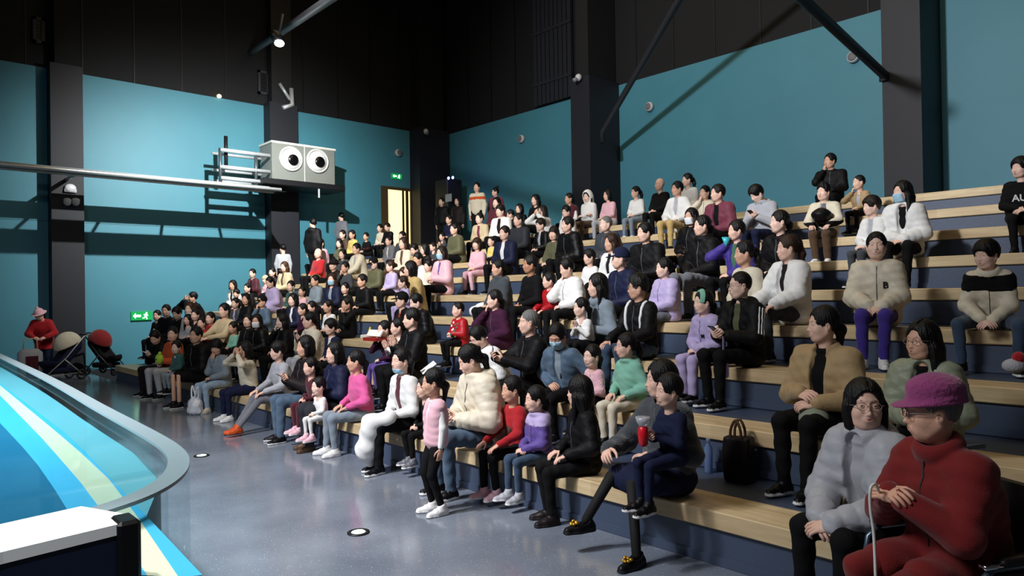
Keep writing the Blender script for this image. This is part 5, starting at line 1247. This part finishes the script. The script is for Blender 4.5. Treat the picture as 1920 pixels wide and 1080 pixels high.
# gold ornaments on the loafers
inf = woman_fleece
for o in [c for c in inf['root'].children if c.name.startswith('shoe')]:
    mb = MB()
    for k_ in range(7): a = k_*.9; mb.ball((.085+.022*math.cos(a), .026*math.sin(a), -.012+.006*(k_ % 3)), (.013, .011, .010))
    mb.build('shoe_ornament', mat('gold_ornament', hexc('d8a838'), rough=.3, metal=.8), o, True)

# ------------------------------------------------------------------ old lady in the wheelchair
Hp_ = atD(1754, 792, 3.02); bfw = 152; hx = .47*math.sin(math.radians(13))+.02
WO = np.array([Hp_[0]-hx*math.cos(math.radians(bfw)), Hp_[1]-hx*math.sin(math.radians(bfw)), Hp_[2]-.70])
old = person('old lady in magenta felt hat and dark red padded coat seated in a wheelchair', 1754, 792, 1, hair='fringe_grey', top='co:dr', pants='dr', at=(*WO, 1.0), kind='e', hc='g', bf=bfw, v=72, nod=4, lean=13, sole_floor=0.0,
             acc=('buckethat:mg', 'glasses:6a6460'), hands=[(.34, .03, .40), (.33, -.04, .41)], shoes='bk', width=1.12, fat=1.2, group='people near the pool floor', collar='high', skin='m', hscale=1.06, spread=.12)
z0 = WO[2]
wc = empty('wheelchair', (WO[0], WO[1], 0), math.radians(bfw)); tag(wc, 'black wheelchair with steel tube frame under the old lady in the magenta hat', 'wheelchair')
steel = mat('blue_grey_steel_tube', hexc('59697a'), rough=.3, metal=.7); vinyl = mat('black_vinyl', hexc('0a0a0c'), rough=.5)
def wp(name, mb, m, sm=True): return mb.build(name, m, wc, sm)
mb = MB(); mb.box((-.22, -.23, z0-.035), (.24, .23, z0-.002), bev=.012); wp('seat', mb, vinyl)
mb = MB(); mb.box((-.30, -.22, z0+.02), (-.265, .22, z0+.42), bev=.012); wp('backrest', mb, vinyl)
for sd in (-1, 1):
    y = .285*sd
    mb = MB(); mb.tube([(-.29, y, .30), (-.29, y, z0+.44), (-.33, y, z0+.50), (-.45, y, z0+.50)], .012, 10); wp('push_handle', mb, steel)
    mb = MB(); mb.tube([(-.29, y, z0+.18), (.16, y, z0+.18), (.23, y, z0+.13), (.25, y, z0+.03), (.25, y, .22), (.34, y, .12)], .0135, 12); wp('side_frame', mb, steel)
    mb = MB(); mb.box((-.24, y-.03, z0+.19), (.13, y+.03, z0+.222), bev=.012); wp('armrest', mb, vinyl)
    mb = MB(); mb.box((.12, y-.02, z0+.185), (.21, y+.02, z0+.205), bev=.005); wp('armrest_bracket', mb, mat('bright_chrome', hexc('d8dade'), rough=.12, metal=1.))
    mb = MB(); mb.box((-.26, y-.008, z0-.03), (.22, y+.008, z0+.16), bev=.004); wp('side_panel', mb, vinyl)
    yw = .335*sd
    w_ = MB(); w_.tube([(-.2+.28*math.cos(a), yw, .29+.28*math.sin(a)) for a in np.linspace(0, 2*PI, 37)], .014, 8, caps=False); wh_ = wp('rear_wheel', w_, mat('tyre_rubber', hexc('141416'), rough=.7))
    sp = MB()
    for a in np.linspace(0, 2*PI, 15)[:-1]: sp.tube([(-.2, yw, .29), (-.2+.27*math.cos(a), yw, .29+.27*math.sin(a))], .002, 5)
    sp.tube([(-.2, yw-.03, .29), (-.2, yw+.03, .29)], .025, 12); sp.build('spokes', steel, wh_, True)
    hr = MB(); hr.tube([(-.2+.24*math.cos(a), yw+.03*sd, .29+.24*math.sin(a)) for a in np.linspace(0, 2*PI, 33)], .008, 7, caps=False); hr.build('push_rim', steel, wh_, True)
    cw = MB(); cw.tube([(.30+.075*math.cos(a), y, .09+.075*math.sin(a)) for a in np.linspace(0, 2*PI, 21)], .014, 8, caps=False); cw.tube([(.30, y-.02, .09), (.30, y+.02, .09)], .06, 14); wp('caster', cw, mat('tyre_rubber', hexc('141416')))
    mb = MB(); mb.box((.42, y-.10-.06*sd, .10), (.58, y+.06-.06*sd, .118), bev=.006); mb.tube([(.33, y, .13), (.46, y-.03*sd, .11)], .012, 8); wp('footrest', mb, vinyl)
mb = MB(); mb.tube([(-.2, -.31, .29), (-.2, .31, .29)], .012, 8); mb.tube([(.1, -.28, z0-.04), (.1, .28, .25)], .01, 8); mb.tube([(.1, .28, z0-.04), (.1, -.28, .25)], .01, 8); wp('cross_brace', mb, steel)
h = wpos(old, old['arms'][1][2]+np.array([.09, .02, 0])); mb = MB(); pts = [h+np.array(p) for p in ((.03, 0, .01), (.0, -.0, .045), (-.03, .01, .03), (-.035, .01, -.05), (-.03, .0, -.16), (-.06, -.015, -.34))]
mb.tube(smoothline([p for p in pts], 5), .0065, 8); prop('walking_stick', 'thin white bent stick held in the clasped hands of the old lady', 'stick', mb, mat('white_enamel', hexc('d8d8d4'), rough=.3))
# bag of the white coat woman
i = white_coat; c = wpos(i, (.26, -.04, .16)); M = look_mtx((-.7, .2, .3))
sb = empty('shoulder_bag', c); tag(sb, 'small dark brown shoulder bag with tan straps on the white coat lap', 'bag')
mb = MB(); mb.box((-.04, -.10, -.07), (.04, .10, .06), mtx=Matrix.Translation(c) @ M.to_4x4(), bev=.02); put(sb, mb.build('body', cloth('dk', 'le')))
for dy in (-.07, .06): 
    mb = MB(); pts = [wpos(i, p) for p in ((.24, dy-.02, .22), (.22, dy, .33), (.19, dy+.03, .42), (.12, dy+.06, .52))]; mb.tube(pts, .008, 7); put(sb, mb.build('strap', cloth('tn', 'le'), None, True))
# ------------------------------------------------------------------ bags and belongings
def tote(loc, rz, w, h, d, body, handle, label, nm='tote_bag', cat='bag'):
    e = empty(nm, loc, rz); tag(e, label, cat)
    F = Field((-d, -w, 0), (d, w, h), .014); q = np.abs(F.P-np.array([0, 0, h/2], np.float32))-np.array([d*.42, w*.46, h*.46], np.float32)
    F.D = np.sqrt((np.maximum(q, 0)**2).sum(1))+np.minimum(q.max(1), 0)-.02+.008*np.sin(F.P[:, 2]*20+F.P[:, 1]*14)
    o = link('bag_body', new_mesh('bag_body', *F.mesh(), [body]), e)
    for sx in (-1, 1): mb = MB(); mb.tube(smoothline([(d*.35*sx, -w*.22, h*.9), (d*.35*sx, -w*.2, h+.06), (d*.3*sx, 0, h+.13), (d*.35*sx, w*.2, h+.06), (d*.35*sx, w*.22, h*.9)], 5), .011, 8); mb.build('handle', handle, e, True)
    return e
p = atX(1384, 855, tierX(2)-.16); tote((p[0], p[1], RISE-.012), .1, .19, .34, .11, cloth('dk', 'le'), cloth('br', 'le'), 'black leather tote bag with brown handles standing behind the front bench')
p = atX(1357, 826, tierX(2)-.10); mb = MB(); mb.lathe([(.03, 0), (.033, .01), (.033, .20), (.014, .235), (.014, .25), (.017, .25), (.017, .275)], (p[0], p[1]+.14, RISE-.012), 16); prop('water_bottle', 'clear blue water bottle beside the black leather tote bag', 'bottle', mb, mat('clear_blue_plastic', hexc('8fa8d8'), rough=.1, trans=.6))
p = atZ(366, 775, 0); e = empty('carrier_bag', (X0-.22, p[1], 0)); tag(e, 'white plastic carrier bag on the floor by the pale jeans woman', 'bag')
bag_xy = np.array([X0-.30, atX(366, 760, X0-.30)[1]])
e.location = (bag_xy[0], bag_xy[1], 0)
F = Field((-.14, -.2, 0), (.14, .2, .35), .016); F.u(F.ell((0, 0, .13), (.10, .16, .15))); F.u(F.ell((0, 0, .05), (.11, .15, .06)), .04); F.D = np.maximum(F.D, .004-F.P[:, 2]); F.D += .010*np.sin(F.P[:, 1]*60+F.P[:, 2]*30)*np.sin(F.P[:, 0]*50)
film = mat('white_plastic_film', hexc('dcdfe8'), rough=.35, bump=(18, .8)); link('bag_body', new_mesh('bag_body', *F.mesh(), [film]), e)
for sy in (-1, 1): mb = MB(); mb.tube(smoothline([(-.03, .06*sy, .24), (-.02, .10*sy, .36), (0, .12*sy, .43), (.02, .10*sy, .36), (.03, .06*sy, .24)], 5), .014, 7); mb.build('handle', film, e, True)
i = stripe_man; c = wpos(i, i['arms'][0][2]+np.array([.05, .02, -.02])); e = empty('drink_flask', c); tag(e, 'lilac drink flask hanging by a strap from the striped sleeve man', 'flask')
mb = MB(); mb.lathe([(.03, -.36), (.042, -.35), (.042, -.19), (.03, -.175), (.02, -.17)], c, 18); put(e, mb.build('body', mat('lilac_plastic', hexc('b49ad8'), rough=.35), None, True))
mb = MB(); mb.box((c[0]-.014, c[1]-.003, c[2]-.18), (c[0]+.014, c[1]+.003, c[2]+.02)); put(e, mb.build('strap', cloth('li', 'sw')))
i = boy_lap; c = wpos(i, (i['arms'][0][2]+i['arms'][1][2])/2+np.array([.085, 0, .03])); e = empty('drink_pouch', c); tag(e, 'red drink pouch with clear wrapper in the hands of the lap boy', 'drink')
mb = MB(); mb.lathe([(.012, -.085), (.03, -.07), (.034, 0), (.030, .04), (.012, .055)], c, 14); put(e, mb.build('body', mat('red_pouch', hexc('d01828'), rough=.3), None, True))
mb = MB(); mb.lathe([(.02, .04), (.045, .08), (.05, .11), (.03, .10)], c, 9); put(e, mb.build('wrapper', mat('clear_wrapper', hexc('d8dce4'), rough=.15, trans=.5), None, True))
i = tan_woman; c = wpos(i, (.33, .07, .17)); F = Field(c-.2, c+.2, .016); F.u(F.ell(c, (.09, .10, .12))); F.D += .008*np.sin(F.P[:, 2]*40); tag(link('cloth_pouch', new_mesh('cloth_pouch', *F.mesh(), [cloth('sg', 'sw')])), 'pale green cloth pouch on the knees of the woman in tan jacket', 'bag')
p = atX(803, 689, tierX(1)+.35); M = look_mtx((-.5, .3, .8)); mb = MB(); mb.box((-.003, -.17, -.09), (.003, .17, .09), mtx=Matrix.Translation(p) @ M.to_4x4()); prop('paper_sheet', 'folded white paper sheet held up behind the pink vest toddler', 'paper', mb, mat('white_paper', hexc('e4e6ea'), rough=.8), False)
i = pinf('woman in dark grey hooded'); drape(i, 'folded_coat', 'bundled white padded coat on the bench behind the dark grey hooded woman', 'wh', [((-.05, -.30, .10), .10), ((.15, -.36, .12), .11), ((.2, -.5, .10), .09)], .1)
i = varsity; c = wpos(i, (.24, 0, .32)); F = Field(c-.25, c+.25, .018); F.u(F.ell(c, (.14, .13, .11))); F.D += .006*np.sin(F.P[:, 2]*50); tag(link('hand_bag', new_mesh('hand_bag', *F.mesh(), [cloth('bk', 'le')])), 'black soft bag hugged against the varsity jacket', 'bag')
c = atX(1362, 452, tierX(5)-.2); M = look_mtx((-.6, -.7, .1)); mb = MB(); mb.prism([M @ Vector(v)+Vector(c) for v in ((0, -.055, .05), (0, .055, .05), (0, .012, -.06), (0, -.018, -.06))], (.03, .02, 0)); prop('snack_bag', 'turquoise snack bag held by the boy in purple and green', 'snack', mb, mat('turquoise_foil', hexc('3fb6c4'), rough=.3))
def onbench(px, py, k): p = atZ(px, py, RISE*k); return np.array([min(max(p[0], tierX(k)+.05), tierX(k)+.3), p[1], RISE*k])
c = onbench(1243, 600, 3); e = empty('takeaway_box', c); tag(e, 'white takeaway box with yellow fruit peel beside the lilac trousered girl', 'box')
mb = MB(); mb.box((c[0]-.10, c[1]-.12, c[2]), (c[0]+.10, c[1]+.12, c[2]+.07), bev=.015); put(e, mb.build('tray', mat('white_foam', hexc('e6e6dc'), rough=.7)))
mb = MB(); mb.tube([c+np.array(v) for v in ((0, -.05, .07), (0, -.04, .14), (.02, -.02, .20))], [.03, .028, .012], 8); mb.tube([c+np.array(v) for v in ((0, -.05, .08), (-.04, -.11, .10))], [.025, .012], 8); put(e, mb.build('fruit_peel', mat('yellow_peel', hexc('d8c848'), rough=.5), None, True))
c = atX(703, 625, tierX(2)-.02); mb = MB(); M = look_mtx((-.7, 0, .5)).to_4x4(); e = empty('open_carton', c); tag(e, 'open white and red carton held beside the purple girl', 'box')
mb.box((-.01, -.17, -.05), (.01, .17, .05), mtx=Matrix.Translation(c) @ M); put(e, mb.build('lid', mat('white_carton', hexc('eadcd4'), rough=.6)))
mb = MB(); mb.box((-.09, -.16, -.10), (.09, .16, -.055), mtx=Matrix.Translation(c)); put(e, mb.build('tray', mat('red_carton', hexc('8a1c18'), rough=.6)))
c = atX(592, 520, tierX(5)-.1); F = Field(c-.2, c+.2, .025); F.u(F.ell(c, (.10, .15, .07))); F.D += .012*np.sin(F.P[:, 1]*40)*np.sin(F.P[:, 2]*45); tag(link('paper_bag', new_mesh('paper_bag', *F.mesh(), [cloth('ye', 'sw')])), 'crumpled lime yellow paper bag held above the blue hoodie boy', 'bag')
c = atX(1907, 678, tierX(3)-.2); e = empty('plush_toy', c); tag(e, 'grey plush toy with a bright red pompom by the cream jacket boy', 'toy')
mb = MB(); mb.ball(c+np.array([-.0, .02, -.03]), (.06, .07, .05)); put(e, mb.build('body', cloth('lg', 'fl'), None, True)); mb = MB(); mb.ball(c+np.array([0, -.01, .03]), .04); put(e, mb.build('pompom', cloth('rd', 'fl'), None, True))
# ------------------------------------------------------------------ far left floor: strollers and the woman in red
def stroller(loc, rz, shell, canopy, frame, label):
    e = empty('stroller', loc, rz); tag(e, label, 'stroller', 'strollers parked by the wall')
    def q(name, mb, m, sm=True): return mb.build(name, m, e, sm)
    fm = mat('stroller_frame_'+frame, hexc(frame), rough=.35, metal=.4)
    for sd in (-1, 1):
        mb = MB(); mb.tube([(.42, .2*sd, .12), (-.05, .22*sd, .52), (-.45, .22*sd, .98), (-.55, .22*sd, 1.0)], .014, 8); mb.tube([(-.38, .24*sd, .14), (-.0, .22*sd, .50)], .014, 8); mb.tube([(.4, .2*sd, .14), (-.36, .24*sd, .16)], .010, 8); q('side_frame', mb, fm)
        for x, r in ((.42, .09), (-.38, .12)):
            mb = MB(); mb.tube([(x+r*.8*math.cos(a), (.23 if x < 0 else .21)*sd, r+r*.8*math.sin(a)) for a in np.linspace(0, 2*PI, 21)], r*.2, 8, caps=False); mb.tube([(x, .21*sd, r), (x, .25*sd, r)], r*.3, 10); q('wheel', mb, mat('tyre_rubber', hexc('141416'), rough=.7))
    mb = MB(); mb.tube([(-.55, -.22, 1.0), (-.58, 0, 1.01), (-.55, .22, 1.0)], .018, 8); q('handlebar', mb, vinyl)
    F = Field((-.5, -.25, .2), (.4, .25, 1.), .022); F.u(F.cap((-.32, 0, .78), (-.02, 0, .42), .19, .17)); F.u(F.cap((-.02, 0, .42), (.3, 0, .44), .15, .12), .05); F.cut(F.cap((-.18, 0, .86), (.12, 0, .54), .16, .15)); F.cut(F.cap((.12, 0, .54), (.4, 0, .6), .13)); link('seat_shell', new_mesh('seat_shell', *F.mesh(), [cloth(shell, 'sw')]), e)
    F = Field((-.6, -.26, .6), (.25, .26, 1.2), .016); F.u(F.ell((-.22, 0, .80), (.30, .24, .30))); F.cut(F.ell((-.22, 0, .78), (.265, .205, .265))); F.D = np.maximum(F.D, .80-F.P[:, 2]-.5*(F.P[:, 0]+.22)); link('canopy', new_mesh('canopy', *F.mesh(), [cloth(canopy, 'sw')]), e)
    mb = MB(); mb.box((-.3, -.18, .18), (.25, .18, .30), bev=.03); q('basket', mb, cloth(shell, 'sw'), False)
stroller((4.35, 19.25, 0), math.radians(-60), 'bk', 'dr', '2a2c30', 'black stroller with dark red canopy parked against the wall')
stroller((3.25, 18.7, 0), math.radians(200), 'nv', 'cr', 'a8aaa4', 'navy stroller with cream canopy and silver frame beside the woman in red')
red = S('woman in red coat and pink hat bending over the cream stroller', 77, 590, ('Y', 19.5), 0., 'tied', 'co:rd', 'nv', bf=250, v=40, kind='f', acc=('brimhat:lp',), nod=26, lean=28, pose='lap', hands=[(.40, .12, .16), (.40, -.12, .16)])
p = atZ(72, 706, 0); e = empty('shopping_bag', (2.75, 18.75, 0)); tag(e, 'white and red shopping bag on the floor in front of the woman in red', 'bag')
mb = MB(); mb.box((2.5, 18.6, 0), (2.95, 18.95, .75), bev=.08); put(e, mb.build('bag_body', cloth('lg', 'sw'), None, True)); mb = MB(); mb.box((2.62, 18.575, .1), (2.85, 18.60, .6)); put(e, mb.build('front_panel', cloth('mr', 'sw')))
mb = MB(); mb.tube([(2.6, 18.78, .74), (2.62, 18.78, .98), (2.85, 18.78, .98), (2.87, 18.78, .74)], .015, 8); put(e, mb.build('handle', cloth('be', 'sw'), None, True))
spot('wall_spot', lampc+np.array([0, -.15, -.15]), (7.6, 20.6, 4.4), 4600, 100, .05, (.98, 1, .98), 1.)
spot('stage_spot', (-2.5, 8., 9.5), (8.7, 14.5, 2.6), 6800, 37, .25, (1, .97, .92), .9)
spot('stage_wash', (-3.0, 6., 9.0), (13., 8.5, 4.6), 7000, 68, .3, (.96, .97, 1), .8)
spot('floor_spot', (-2.5, 6., 8.5), (2.2, 6.5, 0), 4200, 56, .3, (.97, .95, 1), 1.)
area('house_light', (9.0, 8, 12.6), (9.0, 8, 0), 330, 6.0, (1, .76, .42), 15.)
area('near_fill', (-2.5, 2.5, 6.5), (4, 2.5, 1), 34, 1.5, (1, .84, .88))
area('pool_wash', (-1.8, 5.0, 6.5), (-.4, 5, 0), 420, 2.0, (.95, .98, 1))
spot('podium_fill', (-1.2, .6, 5.5), (.32, 1.9, 1.3), 700, 12, .1, (1, 1, 1), .5)  # unseen extra spot, added to brighten the podium's white top
w = bpy.data.worlds.new('hall_ambient'); bpy.context.scene.world = w; w.use_nodes = True
w.node_tree.nodes['Background'].inputs[0].default_value = (.34, .37, .42, 1); w.node_tree.nodes['Background'].inputs[1].default_value = .05
cd = bpy.data.cameras.new('camera'); co = bpy.data.objects.new('camera', cd); C.objects.link(co)
cd.sensor_width = 36; cd.sensor_fit = 'HORIZONTAL'; cd.lens = 36*FPX/1920; cd.clip_end = 200; cd.clip_start = .05
M3 = Matrix(((R2[0], U2[0], -F_[0]), (R2[1], U2[1], -F_[1]), (R2[2], U2[2], -F_[2])))
co.matrix_world = Matrix.Translation(CAM) @ M3.to_4x4()
sc = bpy.context.scene; sc.camera = co
sc.view_settings.view_transform = 'Standard'; sc.view_settings.look = 'None'; sc.view_settings.gamma = 1; sc.view_settings.exposure = 0.2
sc.view_settings.use_curve_mapping = False
